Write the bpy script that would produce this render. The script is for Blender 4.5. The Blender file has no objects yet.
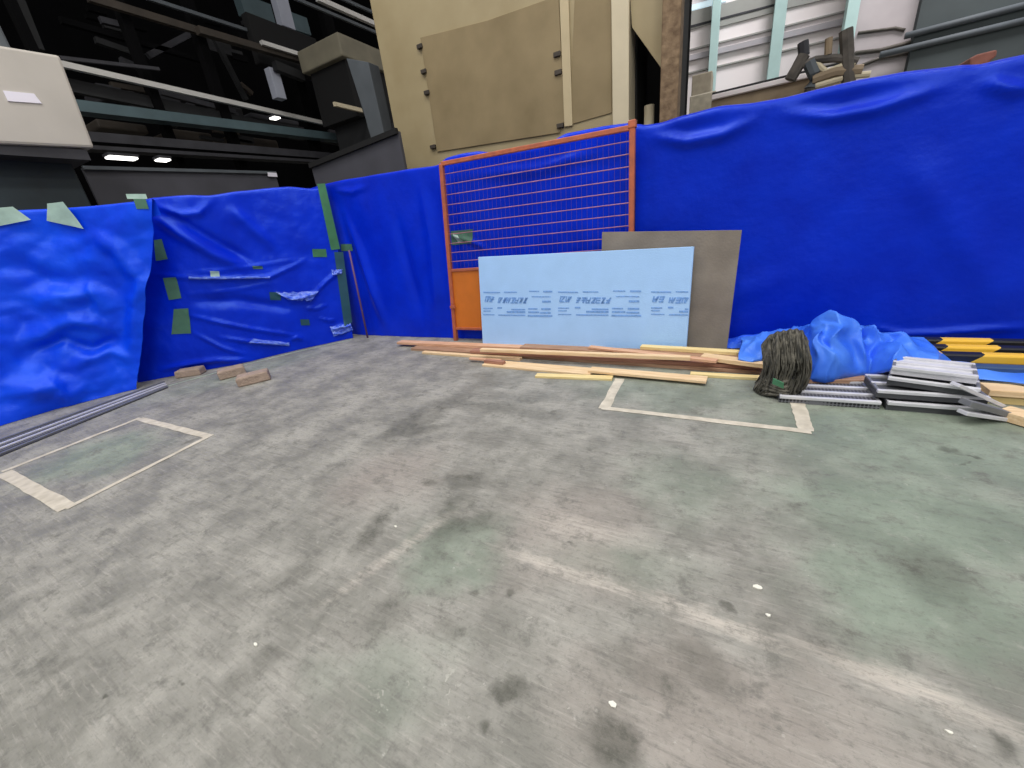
import bpy, math, random
from mathutils import Vector, Matrix, noise
random.seed(7)
S = bpy.context.scene
COL = S.collection
V = Vector

# ------------------------------------------------------------------ camera
F, NX, NY, H = 385.0, 115.0, 950.0, 1.2
dn = V((NX, NY, F)).normalized(); up = -dn
fw = V((0, 0, 1)); fw = (fw - fw.dot(up) * up).normalized()
rt = fw.cross(up)
a30 = math.radians(30)
Q = Matrix.Rotation(a30, 3, 'Z')
R = Q @ Matrix((rt, fw, up))            # camera (x right, y down, z forward) -> room
O = V((0, 0, H))
cd = bpy.data.cameras.new('camera'); cam = bpy.data.objects.new('camera', cd); COL.objects.link(cam)
cd.sensor_width = 36; cd.lens = F / 1024 * 36; cd.clip_start = 0.02; cd.clip_end = 200
M3 = R @ Matrix(((1, 0, 0), (0, -1, 0), (0, 0, -1)))
cam.matrix_world = Matrix.Translation(O) @ M3.to_4x4()
S.camera = cam

def ray(x, y): return R @ V(((x - 512) / F, (y - 384) / F, 1))
def gnd(x, y, z=0.0):
    v = ray(x, y); return O + v * ((z - H) / v.z)
def onY(x, y, Y):
    v = ray(x, y); return O + v * (Y / v.y)
def onX(x, y, X):
    v = ray(x, y); return O + v * (X / v.x)

# ------------------------------------------------------------------ materials
def srgb(c):
    return tuple(((u / 255) / 12.92 if u / 255 <= .04045 else ((u / 255 + .055) / 1.055) ** 2.4) for u in c) + (1,)
def mat(name, rgb, rough=.6, metal=0.0, var=.12, scale=8, bump=0.0, bscale=40, spec=.5, stretch=(1, 1, 1), rgb2=None, emit=None):
    m = bpy.data.materials.new(name); m.use_nodes = True
    nt = m.node_tree; b = nt.nodes['Principled BSDF']
    c1 = srgb(rgb); c2 = srgb(rgb2) if rgb2 else tuple(u * (1 - 2.2 * var) for u in c1[:3]) + (1,)
    tc = nt.nodes.new('ShaderNodeTexCoord'); mp = nt.nodes.new('ShaderNodeMapping'); mp.inputs['Scale'].default_value = stretch
    nt.links.new(tc.outputs['Object'], mp.inputs[0])
    n = nt.nodes.new('ShaderNodeTexNoise'); n.inputs['Scale'].default_value = scale; n.inputs['Detail'].default_value = 5
    nt.links.new(mp.outputs[0], n.inputs['Vector'])
    r = nt.nodes.new('ShaderNodeValToRGB'); r.color_ramp.elements[0].position = .3; r.color_ramp.elements[1].position = .7
    r.color_ramp.elements[0].color = c2; r.color_ramp.elements[1].color = c1
    nt.links.new(n.outputs[0], r.inputs[0]); nt.links.new(r.outputs[0], b.inputs['Base Color'])
    b.inputs['Roughness'].default_value = rough; b.inputs['Metallic'].default_value = metal
    b.inputs['Specular IOR Level'].default_value = spec
    if bump:
        n2 = nt.nodes.new('ShaderNodeTexNoise'); n2.inputs['Scale'].default_value = bscale; n2.inputs['Detail'].default_value = 4
        nt.links.new(mp.outputs[0], n2.inputs['Vector'])
        bp = nt.nodes.new('ShaderNodeBump'); bp.inputs['Strength'].default_value = bump; bp.inputs['Distance'].default_value = .02
        nt.links.new(n2.outputs[0], bp.inputs['Height']); nt.links.new(bp.outputs[0], b.inputs['Normal'])
    if emit:
        b.inputs['Emission Color'].default_value = srgb(rgb); b.inputs['Emission Strength'].default_value = emit
    return m

def floor_mat():
    m = bpy.data.materials.new('worn_concrete'); m.use_nodes = True
    nt = m.node_tree; N = nt.nodes; L = nt.links; b = N['Principled BSDF']
    geo = N.new('ShaderNodeNewGeometry')
    def noise_n(scale, detail=6, vec=None, rough=.6, dist=0):
        n = N.new('ShaderNodeTexNoise'); n.inputs['Scale'].default_value = scale; n.inputs['Detail'].default_value = detail
        n.inputs['Roughness'].default_value = rough; n.inputs['Distortion'].default_value = dist
        L.new(vec if vec else geo.outputs['Position'], n.inputs['Vector']); return n.outputs[0]
    def math_n(op, a, c=None, clamp=False):
        n = N.new('ShaderNodeMath'); n.operation = op; n.use_clamp = clamp
        for i, v in enumerate((a, c)):
            if v is None: continue
            if isinstance(v, (int, float)): n.inputs[i].default_value = v
            else: L.new(v, n.inputs[i])
        return n.outputs[0]
    def rng(v, a, c, lo=0, hi=1):
        n = N.new('ShaderNodeMapRange'); n.interpolation_type = 'SMOOTHSTEP'
        L.new(v, n.inputs[0])
        for i, u in enumerate((a, c, lo, hi)): n.inputs[i + 1].default_value = u
        return n.outputs[0]
    def mapping(rotz, sc):
        n = N.new('ShaderNodeMapping'); n.inputs['Rotation'].default_value = (0, 0, rotz); n.inputs['Scale'].default_value = sc
        L.new(geo.outputs['Position'], n.inputs[0]); return n.outputs[0]
    def mix(f, a, c):
        n = N.new('ShaderNodeMix'); n.data_type = 'RGBA'
        if isinstance(f, (int, float)): n.inputs[0].default_value = f
        else: L.new(f, n.inputs[0])
        for i, v in ((6, a), (7, c)):
            if isinstance(v, tuple): n.inputs[i].default_value = v
            else: L.new(v, n.inputs[i])
        return n.outputs[2]
    # position warped by noise for irregular stains
    nz = N.new('ShaderNodeTexNoise'); nz.inputs['Scale'].default_value = 5; nz.inputs['Detail'].default_value = 6
    L.new(geo.outputs['Position'], nz.inputs['Vector'])
    warp = N.new('ShaderNodeVectorMath'); warp.operation = 'MULTIPLY_ADD'
    L.new(nz.outputs['Color'], warp.inputs[0]); warp.inputs[1].default_value = (.5, .5, 0); L.new(geo.outputs['Position'], warp.inputs[2])
    warp2 = N.new('ShaderNodeVectorMath'); warp2.operation = 'MULTIPLY_ADD'
    nz2 = N.new('ShaderNodeTexNoise'); nz2.inputs['Scale'].default_value = 22; nz2.inputs['Detail'].default_value = 5
    L.new(geo.outputs['Position'], nz2.inputs['Vector'])
    L.new(nz2.outputs['Color'], warp2.inputs[0]); warp2.inputs[1].default_value = (.07, .07, 0); L.new(geo.outputs['Position'], warp2.inputs[2])
    def blob(px, py, rx, ry, rot=0, soft=.55):
        small = min(rx, ry) < .13
        c = gnd(px, py)
        mp = N.new('ShaderNodeMapping'); mp.vector_type = 'TEXTURE'
        o_ = .035 if small else .25; mp.inputs['Location'].default_value = (c.x + o_, c.y + o_, 0); mp.inputs['Rotation'].default_value = (0, 0, rot)
        mp.inputs['Scale'].default_value = (rx, ry, 1e3)
        L.new((warp2 if small else warp).outputs[0], mp.inputs[0])
        ln = N.new('ShaderNodeVectorMath'); ln.operation = 'LENGTH'; L.new(mp.outputs[0], ln.inputs[0])
        return rng(ln.outputs['Value'], 1 + soft * .5, 1 - soft, 0, 1)
    big = noise_n(.9, 5); med = noise_n(3.2, 8, None, .65); fine = noise_n(26, 6, None, .7)
    streak = noise_n(5, 7, mapping(.06, (1.1, 11, 1)), .7)
    streak2 = noise_n(9, 6, mapping(-.1, (.7, 9, 1)), .75)
    green = srgb((140, 151, 137)); green2 = srgb((120, 131, 117)); gray = srgb((158, 156, 149)); gray2 = srgb((124, 123, 116))
    cg = mix(rng(med, .35, .68), green2, green)
    cy = mix(rng(med, .35, .66), gray2, gray)
    def seg(p, q, wd, soft=.8):
        a, c = gnd(*p), gnd(*q); d = c - a
        return blob((p[0] + q[0]) / 2, (p[1] + q[1]) / 2, d.length / 2, wd, math.atan2(d.y, d.x), soft)
    def most(*vs):
        r = vs[0]
        for v in vs[1:]: r = math_n('MAXIMUM', r, v)
        return r
    mul = lambda a, c: math_n('MULTIPLY', a, c)
    vf = noise_n(70, 4, None, .75); mf = noise_n(8, 9, None, .78); mf2 = noise_n(15, 8, mapping(.1, (.6, 1.5, 1)), .8)
    # green paint left on the right, in the left tape rectangle and in patches near the viewer
    g = most(seg((690, 425), (1150, 450), .75, .7), seg((740, 510), (1100, 520), .45, .7), seg((760, 565), (1060, 610), .3, .7), mul(seg((620, 470), (760, 500), .3, .9), .6), mul(seg((560, 375), (800, 400), .45, .6), .7),
             mul(seg((40, 480), (160, 430), .5, .6), .85), mul(seg((440, 510), (470, 580), .2, .6), .75), mul(seg((350, 730), (420, 620), .22, .9), .4), mul(seg((540, 550), (700, 570), .12, .9), .5), mul(seg((150, 400), (340, 345), .35, .7), .55))
    g = mul(g, rng(mf, .3, .5, .7, 1))
    col = mix(g, cy, cg)
    # pinkish bare patches
    pk = most(seg((330, 480), (450, 470), .3, .9), seg((520, 680), (960, 760), .22, .7), seg((500, 560), (640, 500), .3, .9))
    col = mix(mul(pk, .45), col, srgb((158, 147, 140)))
    # drag scuffs
    ng = math_n('SUBTRACT', 1, g)
    col = mix(mul(mul(rng(streak2, .5, .72), ng), .42), col, srgb((186, 181, 173)))
    col = mix(mul(mul(rng(streak, .5, .3), ng), .5), col, srgb((104, 101, 96)))
    arc = most(seg((490, 545), (650, 600), .03), seg((620, 585), (790, 650), .035), seg((760, 630), (1030, 735), .04), mul(seg((330, 600), (470, 500), .035), .7), mul(seg((520, 515), (640, 540), .07), .6))
    col = mix(mul(arc, mul(rng(streak2, .3, .6), .75)), col, srgb((196, 188, 178)))
    # mottling
    col = mix(mul(rng(mf, .48, .33), .6), col, srgb((92, 92, 86)))
    col = mix(mul(rng(mf2, .49, .35), .5), col, srgb((100, 99, 94)))
    col = mix(mul(rng(mf, .55, .72), .35), col, srgb((178, 176, 168)))
    col = mix(mul(rng(vf, .48, .3), .35), col, srgb((88, 88, 82)))
    col = mix(mul(rng(fine, .62, .74), .4), col, srgb((205, 203, 195)))
    # dark stains
    dk = None
    for (p, q, wd, st) in (((430, 545), (480, 500), .14, .75), ((350, 560), (395, 500), .05, .7), ((370, 450), (470, 390), .12, .65), ((395, 435), (450, 425), .06, .75), ((400, 400), (560, 415), .08, .5),
            ((440, 480), (490, 482), .06, .6), ((455, 475), (475, 480), .025, .95), ((420, 483), (440, 483), .03, .7), ((880, 550), (980, 590), .13, .7), ((936, 448), (962, 452), .03, .95), ((965, 455), (985, 460), .008, .95),
            ((585, 760), (640, 735), .07, .9), ((490, 695), (530, 685), .035, .85), ((660, 640), (740, 690), .07, .7), ((600, 640), (700, 700), .05, .5), ((720, 600), (735, 612), .016, .95), ((760, 620), (900, 660), .08, .45), ((780, 500), (840, 530), .05, .3),
            ((990, 735), (1024, 765), .03, .8), ((480, 735), (490, 720), .02, .9), ((200, 700), (300, 640), .05, .35), ((470, 590), (480, 593), .012, .9), ((506, 590), (516, 594), .016, .85), ((60, 640), (140, 600), .03, .4), ((20, 690), (110, 640), .02, .4), ((330, 640), (420, 600), .08, .45), ((235, 600), (330, 560), .05, .4), ((100, 700), (108, 694), .012, .95), ((178, 685), (186, 680), .008, .9), ((205, 436), (180, 445), .03, .7), ((220, 425), (260, 420), .03, .5), ((440, 640), (455, 620), .06, .5)):
        v = mul(seg(p, q, wd * 1.15, .65), st); dk = v if dk is None else math_n('MAXIMUM', dk, v)
    col = mix(mul(mul(dk, rng(mf, .3, .6, 1, .6)), .95), col, srgb((70, 70, 62)))
    sp = N.new('ShaderNodeTexVoronoi'); sp.inputs['Scale'].default_value = 7; L.new(warp.outputs[0], sp.inputs['Vector'])
    spots = mul(rng(sp.outputs['Distance'], .14, .04), rng(noise_n(2.1, 3), .52, .62))
    col = mix(mul(spots, .65), col, srgb((80, 80, 72)))
    # pale grit near the viewer
    sp2 = N.new('ShaderNodeTexVoronoi'); sp2.inputs['Scale'].default_value = 34; L.new(warp.outputs[0], sp2.inputs['Vector'])
    grit = mul(rng(sp2.outputs['Distance'], .2, .08), rng(noise_n(4, 4), .52, .64))
    col = mix(mul(mul(grit, most(seg((340, 700), (470, 560), .35, .9), seg((480, 740), (760, 640), .3, .9))), .7), col, srgb((196, 194, 184)))
    L.new(col, b.inputs['Base Color'])
    L.new(rng(med, .3, .7, .5, .75), b.inputs['Roughness']); b.inputs['Specular IOR Level'].default_value = .35
    bp = N.new('ShaderNodeBump'); bp.inputs['Strength'].default_value = .25; bp.inputs['Distance'].default_value = .01
    L.new(math_n('ADD', fine, streak), bp.inputs['Height']); L.new(bp.outputs[0], b.inputs['Normal'])
    return m

def tarp_mat(name, rgb, rgb2, rough=.36, tint=(.28, .5, 1), spec=.42):
    m = mat(name, rgb, rough, 0, 0, 3, 0, 40, spec, rgb2=rgb2)
    nt = m.node_tree; b = nt.nodes['Principled BSDF']; b.inputs['Specular Tint'].default_value = tint + (1,)
    tc = nt.nodes.new('ShaderNodeTexCoord'); n = nt.nodes.new('ShaderNodeTexNoise'); n.inputs['Scale'].default_value = 14; n.inputs['Detail'].default_value = 7
    nt.links.new(tc.outputs['Object'], n.inputs['Vector'])
    bp = nt.nodes.new('ShaderNodeBump'); bp.inputs['Strength'].default_value = .22; bp.inputs['Distance'].default_value = .02
    nt.links.new(n.outputs[0], bp.inputs['Height']); nt.links.new(bp.outputs[0], b.inputs['Normal'])
    return m

def stripe_mat():
    m = mat('black_yellow_stripes', (235, 180, 40), .45)
    nt = m.node_tree; b = nt.nodes['Principled BSDF']
    tc = nt.nodes.new('ShaderNodeTexCoord'); sx = nt.nodes.new('ShaderNodeSeparateXYZ'); nt.links.new(tc.outputs['Object'], sx.inputs[0])
    def mt(op, a, c):
        n = nt.nodes.new('ShaderNodeMath'); n.operation = op
        for i, v in enumerate((a, c)):
            if isinstance(v, (int, float)): n.inputs[i].default_value = v
            else: nt.links.new(v, n.inputs[i])
        return n.outputs[0]
    q = mt('ADD', sx.outputs[0], mt('MULTIPLY', sx.outputs[2], -1.1))
    q = mt('FRACT', mt('MULTIPLY', q, 1 / .42), 0); q = mt('LESS_THAN', q, .56)
    mx = nt.nodes.new('ShaderNodeMix'); mx.data_type = 'RGBA'; nt.links.new(q, mx.inputs[0])
    mx.inputs[6].default_value = srgb((24, 24, 28)); mx.inputs[7].default_value = srgb((240, 190, 60))
    nt.links.new(mx.outputs[2], b.inputs['Base Color'])
    return m

def perforated_mat():
    m = mat('perforated_steel', (108, 108, 116), .5, .3)
    nt = m.node_tree; b = nt.nodes['Principled BSDF']
    tc = nt.nodes.new('ShaderNodeTexCoord'); vo = nt.nodes.new('ShaderNodeTexVoronoi'); vo.inputs['Scale'].default_value = 55; vo.inputs['Randomness'].default_value = 0
    nt.links.new(tc.outputs['Object'], vo.inputs['Vector'])
    r = nt.nodes.new('ShaderNodeValToRGB'); r.color_ramp.elements[0].position = .38; r.color_ramp.elements[1].position = .48
    r.color_ramp.elements[0].color = srgb((40, 40, 46)); r.color_ramp.elements[1].color = srgb((128, 128, 136))
    nt.links.new(vo.outputs['Distance'], r.inputs[0]); nt.links.new(r.outputs[0], b.inputs['Base Color'])
    return m

MT = dict(
    floor=floor_mat(),
    tarp=tarp_mat('blue_tarp', (0, 44, 214), (0, 32, 190), .33, (.24, .48, 1), .6),
    tarpl=tarp_mat('bright_blue_tarp', (4, 76, 244), (0, 56, 222), .42, (.35, .6, 1), .6),
    tarpr=tarp_mat('deep_blue_tarp', (0, 40, 194), (0, 30, 176), .38, (.26, .48, 1), .5),
    heap=tarp_mat('light_blue_tarp', (84, 140, 242), (32, 92, 224), .4, (.6, .8, 1), .5),
    orange=mat('orange_paint', (196, 108, 72), .5, .1, .1, 14, rgb2=(164, 92, 70)),
    opanel=mat('orange_panel', (212, 118, 34), .5, 0, .05, 6),
    wire=mat('orange_wire', (168, 112, 130), .5, .1),
    foam=mat('blue_foam', (168, 208, 255), .7, 0, .03, 5, .15, 120, .3),
    ink=mat('blue_ink', (124, 174, 244), .7, 0, .15, 60),
    board=mat('grey_board', (138, 130, 120), .75, 0, .1, 4, .15, 60, .3, rgb2=(118, 110, 102)),
    alu=mat('aluminium', (222, 222, 228), .42, .2, .08, 9),
    steel=mat('grey_steel', (132, 134, 138), .5, .3, .12, 9),
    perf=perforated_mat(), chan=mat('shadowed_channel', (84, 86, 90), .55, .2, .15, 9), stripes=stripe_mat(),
    net=mat('dark_netting', (116, 112, 102), .85, 0, .25, 30, .8, 60, .2, (1, 1, .2), rgb2=(48, 49, 47)),
    brick=mat('concrete_block', (172, 152, 138), .9, 0, .1, 18, .6, 50, .2),
    tapew=mat('cream_tape', (212, 204, 188), .7, 0, .08, 14, rgb2=(182, 174, 158)),
    tapewg=mat('white_tape', (226, 226, 220), .7, 0, .06, 9, rgb2=(212, 214, 206)),
    tapeg=mat('green_tape', (58, 122, 82), .6, 0, .1, 12),
    tapegb=mat('dull_green_tape', (74, 118, 98), .6, 0, .1, 12),
    tapegd=mat('dark_green_tape', (16, 76, 96), .6, 0, .1, 12),
    tapel=mat('pale_green_tape', (178, 208, 196), .5, 0, .1, 12),
    beige=mat('beige_paint', (160, 146, 114), .55, 0, .08, 1.6, .1, 6, .4, rgb2=(144, 129, 96)),
    beiged=mat('stained_beige_sheet', (142, 126, 95), .65, 0, .1, 1.8, .1, 6, .3, rgb2=(122, 107, 78)),
    seam=mat('beige_seam', (184, 168, 134), .55, 0, .06, 3),
    cream=mat('cream_edge', (200, 188, 160), .55, 0, .06, 3),
    rust=mat('rusty_column', (136, 114, 88), .85, 0, .2, 14, .5, 20, rgb2=(92, 72, 52)),
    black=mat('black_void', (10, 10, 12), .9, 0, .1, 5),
    dark=mat('dark_steel', (30, 31, 34), .7, .1, .2, 3),
    darkg=mat('dark_grey_steel', (58, 58, 64), .7, .1, .2, 3),
    darkb=mat('dull_brown_steel', (66, 58, 50), .7, .1, .2, 3),
    hall=mat('dark_hall_wall', (12, 12, 14), .95, 0, .3, .6, spec=.1),  # near-black base puts the gloom of the unlit hall into the colour
    rail=mat('pale_rail', (210, 208, 204), .4, .1, .05, 2),
    teal=mat('teal_beam', (82, 102, 108), .6, .1, .1, 3),
    tealw=mat('pale_teal_column', (176, 206, 204), .6, 0, .08, 2),
    panelg=mat('dark_grey_sheet', (72, 72, 80), .7, 0, .12, 2),
    mwhite=mat('off_white_enclosure', (190, 184, 176), .6, 0, .05, 2),
    glaze=mat('pale_white', (236, 232, 244), .5, 0, .02, 3),
    cab=mat('dark_teal_cabinet', (42, 56, 62), .6, 0, .3, 1.5),
    tank=mat('dull_beige_duct', (128, 122, 104), .7, 0, .1, 3),
    strut=mat('slate_strut', (86, 92, 98), .7, 0, .12, 3),
    colw=mat('pale_grey_column', (168, 172, 186), .6, 0, .06, 3),
    siding=mat('white_siding', (244, 236, 236), .6, 0, .03, .5, 0, 3, .2, rgb2=(232, 224, 226)),
    band=mat('grey_band', (176, 172, 178), .6, 0, .05, 2),
    glass=mat('daylight_glass', (214, 236, 246), .2, 0, .03, 1, emit=.55),
    gglass=mat('grey_glass', (164, 164, 160), .3, 0, .08, 1),
    darkwall=mat('dark_green_grey_wall', (70, 78, 80), .8, 0, .2, .6, rgb2=(46, 52, 54)),
    greywall=mat('grey_wall', (176, 168, 170), .8, 0, .12, .8, rgb2=(146, 140, 142)),
    conv=mat('brown_conveyor', (148, 130, 106), .75, 0, .15, 4),
    scrap=mat('scrap_steel', (104, 98, 92), .7, .2, .3, 5),
    red=mat('rust_red', (150, 96, 84), .8, 0, .15, 8),
    lamp=mat('lamp_glow', (255, 252, 246), .5, 0, 0, 3, emit=3.0),
    pole=mat('purple_brown_pole', (104, 72, 112), .6, 0, .1, 9),
    glare=mat('pale_glare', (120, 150, 236), .25, 0, .2, 20, .4, 60, .6, rgb2=(40, 80, 220)),
    paper=mat('paper_scrap', (232, 230, 218), .8, 0, .05, 9),
)
def wood(name, rgb, rgb2):
    return mat(name, rgb, .75, 0, .1, 9, .2, 60, .25, (.5, 9, 9), rgb2)
WOODS = [wood('pale_pine', (240, 214, 176), (216, 182, 138)), wood('pink_pine', (228, 186, 156), (196, 148, 116)),
         wood('brown_lumber', (186, 150, 124), (140, 106, 84)), wood('yellow_pine', (240, 222, 168), (222, 194, 132)), wood('red_lumber', (182, 136, 116), (148, 104, 86))]

# ------------------------------------------------------------------ builders
class MB:
    def __init__(s): s.v = []; s.f = []
    def quad(s, *p):
        i = len(s.v); s.v += [V(q) for q in p]; s.f.append(tuple(range(i, i + len(p)))); return s
    def hexa(s, b, t):           # bottom loop and top loop of equal length
        i = len(s.v); n = len(b); s.v += [V(q) for q in b] + [V(q) for q in t]
        s.f.append(tuple(range(i + n - 1, i - 1, -1))); s.f.append(tuple(range(i + n, i + 2 * n)))
        for k in range(n):
            j = (k + 1) % n; s.f.append((i + k, i + j, i + n + j, i + n + k))
        return s
    def box(s, x0, x1, y0, y1, z0, z1):
        return s.hexa([(x0, y0, z0), (x1, y0, z0), (x1, y1, z0), (x0, y1, z0)], [(x0, y0, z1), (x1, y0, z1), (x1, y1, z1), (x0, y1, z1)])
    def prism(s, pts, ex):
        return s.hexa(pts, [V(p) + V(ex) for p in pts])
    def bar(s, p, q, w, h, upv=(0, 0, 1)):
        p, q = V(p), V(q); d = (q - p).normalized(); upv = V(upv)
        sd = d.cross(upv)
        if sd.length < 1e-4: sd = d.cross(V((1, 0, 0)))
        sd.normalize(); u = sd.cross(d)
        c = [sd * w / 2 * a + u * h / 2 * b for a, b in ((-1, -1), (1, -1), (1, 1), (-1, 1))]
        return s.hexa([p + k for k in c], [q + k for k in c])
    def tube(s, pts, r, n=8):
        pts = [V(p) for p in pts]; i0 = len(s.v)
        for k, p in enumerate(pts):
            d = (pts[min(k + 1, len(pts) - 1)] - pts[max(k - 1, 0)]).normalized()
            a = d.cross(V((0, 0, 1)));
            if a.length < 1e-3: a = d.cross(V((1, 0, 0)))
            a.normalize(); b = d.cross(a)
            for j in range(n):
                t = 2 * math.pi * j / n; s.v.append(p + a * r * math.cos(t) + b * r * math.sin(t))
        for k in range(len(pts) - 1):
            for j in range(n):
                l = (j + 1) % n; s.f.append((i0 + k * n + j, i0 + k * n + l, i0 + k * n + n + l, i0 + k * n + n + j))
        s.f.append(tuple(range(i0, i0 + n))[::-1]); e = i0 + (len(pts) - 1) * n; s.f.append(tuple(range(e, e + n)))
        return s
    def grid(s, rows):
        i0 = len(s.v); nr = len(rows); nc = len(rows[0])
        for r in rows: s.v += [V(p) for p in r]
        for a in range(nr - 1):
            for b in range(nc - 1):
                k = i0 + a * nc + b; s.f.append((k, k + 1, k + nc + 1, k + nc))
        return s
    def build(s, name, material, parent=None, smooth=False, bevel=0, loc=None, rotz=0):
        loc = V(loc) if loc is not None else None
        if loc is None and parent is None:
            xs = [p.x for p in s.v]; ys = [p.y for p in s.v]; zs = [p.z for p in s.v]
            loc = V(((min(xs) + max(xs)) / 2, (min(ys) + max(ys)) / 2, min(zs)))
        off = loc if parent is None else parent.matrix_basis.translation
        if parent is not None and parent.parent is not None: off = off + parent.parent.matrix_basis.translation
        me = bpy.data.meshes.new(name)
        rot = Matrix.Rotation(-rotz, 3, 'Z')
        me.from_pydata([tuple(rot @ (p - off)) for p in s.v], [], s.f); me.validate(); me.update()
        o = bpy.data.objects.new(name, me); COL.objects.link(o)
        if parent is None: o.location = loc; o.rotation_euler = (0, 0, rotz)
        else: o.parent = parent
        me.materials.append(material)
        import bmesh
        bm = bmesh.new(); bm.from_mesh(me); bmesh.ops.recalc_face_normals(bm, faces=bm.faces); bm.to_mesh(me); bm.free()
        if smooth: me.polygons.foreach_set('use_smooth', [True] * len(me.polygons))
        if bevel:
            md = o.modifiers.new('bevel', 'BEVEL'); md.width = bevel; md.segments = 2; md.limit_method = 'ANGLE'
        return o
def tag(o, label=None, cat=None, group=None, kind=None):
    for k, v in (('label', label), ('category', cat), ('group', group), ('kind', kind)):
        if v: o[k] = v
    return o
def empty(name, loc, label, cat, group=None):
    o = bpy.data.objects.new(name, None); COL.objects.link(o); o.location = loc; o.empty_display_size = .1
    return tag(o, label, cat, group)

# ------------------------------------------------------------------ setting
fl = MB().quad((-30, -12, 0), (30, -12, 0), (30, 30, 0), (-30, 30, 0)).build('floor', MT['floor']); tag(fl, kind='structure')

# ------------------------------------------------------------------ tarps
class Surf:
    """a hanging sheet over a plan polyline: s along, z up"""
    def __init__(s, poly, toppix, ridges=(), namp=.02, nscale=1.6, nst=(1, 1, 1), flare=.05, seed=0, crumple=0.0, ext=(0, 0), bow=0.0):
        s.p = [V((p[0], p[1], 0)) for p in poly]
        s.cum = [0]
        for a, b in zip(s.p, s.p[1:]): s.cum.append(s.cum[-1] + (b - a).length)
        s.L = s.cum[-1]
        s.top = sorted(s.hit(*t) for t in toppix)
        s.namp, s.nscale, s.nst, s.flare, s.seed, s.crumple, s.bow = namp, nscale, nst, flare, seed, crumple, bow
        s.ridges = []
        for pix, amp, wid in ridges:
            q = [s.hit(*t) for t in pix]; s.ridges.append((q, amp, wid))
    def hit(s, px, py):
        v = ray(px, py); best = None; n = len(s.p) - 1
        for i in range(n):
            a, b = s.p[i], s.p[i + 1]; d = (b - a); nn = V((-d.y, d.x, 0))
            den = v.dot(nn)
            if abs(den) < 1e-9: continue
            t = (a - V((0, 0, 0))).dot(nn) / den
            if t <= 0: continue
            P = V((v.x * t, v.y * t, H + v.z * t)); u = (P - a).dot(d) / d.length_squared
            pen = max(0, -u, u - 1)
            if best is None or pen < best[0] - 1e-6: best = (pen, s.cum[i] + u * d.length, P.z)
        return best[1], best[2]
    def base(s, t):
        i = 0
        while i < len(s.p) - 2 and t > s.cum[i + 1]: i += 1
        a, b = s.p[i], s.p[i + 1]; d = (b - a).normalized()
        return a + d * (t - s.cum[i])
    def plan(s, t):
        e = .09
        p = (s.base(t - e) + s.base(t) * 2 + s.base(t + e)) / 4
        d = (s.base(t + e) - s.base(t - e)).normalized(); n = V((d.y, -d.x, 0))
        if n.dot(-p) < 0: n = -n
        return p, n
    def Ht(s, t):
        T = s.top
        if t <= T[0][0]: return T[0][1]
        for (a, za), (b, zb) in zip(T, T[1:]):
            if a <= t <= b:
                k = (t - a) / max(1e-6, b - a); k = k * k * (3 - 2 * k) * .5 + k * .5
                return za + (zb - za) * k
        return T[-1][1]
    def disp(s, t, z):
        d = 0
        for q, amp, wid in s.ridges:
            best = 9; bt = 0; tot = 0
            segs = list(zip(q, q[1:])); tl = sum(math.dist(a, b) for a, b in segs)
            for a, b in segs:
                ab = (b[0] - a[0], b[1] - a[1]); l2 = ab[0] ** 2 + ab[1] ** 2 + 1e-9
                u = max(0, min(1, ((t - a[0]) * ab[0] + (z - a[1]) * ab[1]) / l2))
                ds = math.hypot(t - a[0] - u * ab[0], z - a[1] - u * ab[1])
                if ds < best: best = ds; bt = tot + u * math.sqrt(l2)
                tot += math.sqrt(l2)
            if best < wid * 3:
                k = bt / max(1e-6, tl); taper = min(1, 4 * k * (1 - k) + .15)
                d += amp * taper * math.exp(-(best / wid) ** 2)
        P = V((t * s.nst[0], z * s.nst[1], s.seed * 3.7)) * s.nscale
        d += s.namp * noise.fractal(P, 1.0, 2.0, 3)
        if s.crumple:
            P2 = V((t, z, s.seed + 1.3)) * 4.2
            d += s.crumple * (abs(noise.noise(P2)) + .5 * abs(noise.noise(P2 * 2.1)))
        h = max(.01, s.Ht(t)); k = z / h
        d += s.flare * (1 - k) ** 3
        d -= s.bow * math.sin(math.pi * max(0, min(1, k)))
        return d * min(1, .25 + 6 * max(0, 1 - k))
    def at(s, t, z, off=0):
        p, n = s.plan(t); q = p + n * (s.disp(t, z) + off); return V((q.x, q.y, z))
    def atpix(s, px, py, off=.006):
        return s.at(*s.hit(px, py), off)
    def edgefn(s, pix):
        q = sorted((s.hit(*p)[::-1] for p in pix))
        def f(z):
            if z <= q[0][0]: return q[0][1]
            for (za, ta), (zb, tb) in zip(q, q[1:]):
                if za <= z <= zb: return ta + (tb - ta) * (z - za) / max(1e-6, zb - za)
            return q[-1][1]
        return f
    def build(s, name, m, step=.022, z0=.004, r=.03, tail=.12, s0=None, s1=None, edge=None):
        s0 = 0 if s0 is None else s0; s1 = s.L if s1 is None else s1
        nu = int((s1 - s0) / step) + 1; nv = 84; rows = []
        for i in range(nu + 1):
            t = s0 + (s1 - s0) * i / nu; h = s.Ht(t) - r; row = []
            for j in range(nv + 1):
                z = z0 + (h - z0) * j / nv
                row.append(s.at(t if edge is None else s0 + (edge(z) - s0) * i / nu, z))
            if edge is not None: t = s0 + (edge(h) - s0) * i / nu
            p, n = s.plan(t); dd = s.disp(t, h)
            for k in range(1, 7):
                an = math.pi * k / 6; q = p + n * (dd - r + r * math.cos(an)); row.append(V((q.x, q.y, h + r * math.sin(an))))
            q = p + n * (dd - 2 * r); row.append(V((q.x, q.y, h - tail)))
            rows.append(row)
        o = MB().grid(rows).build(name, m, smooth=True)
        return o
def zc(x0, y0, k, *pts): return [(x0 + a / k, y0 + b / k) for a, b in pts]
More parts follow.
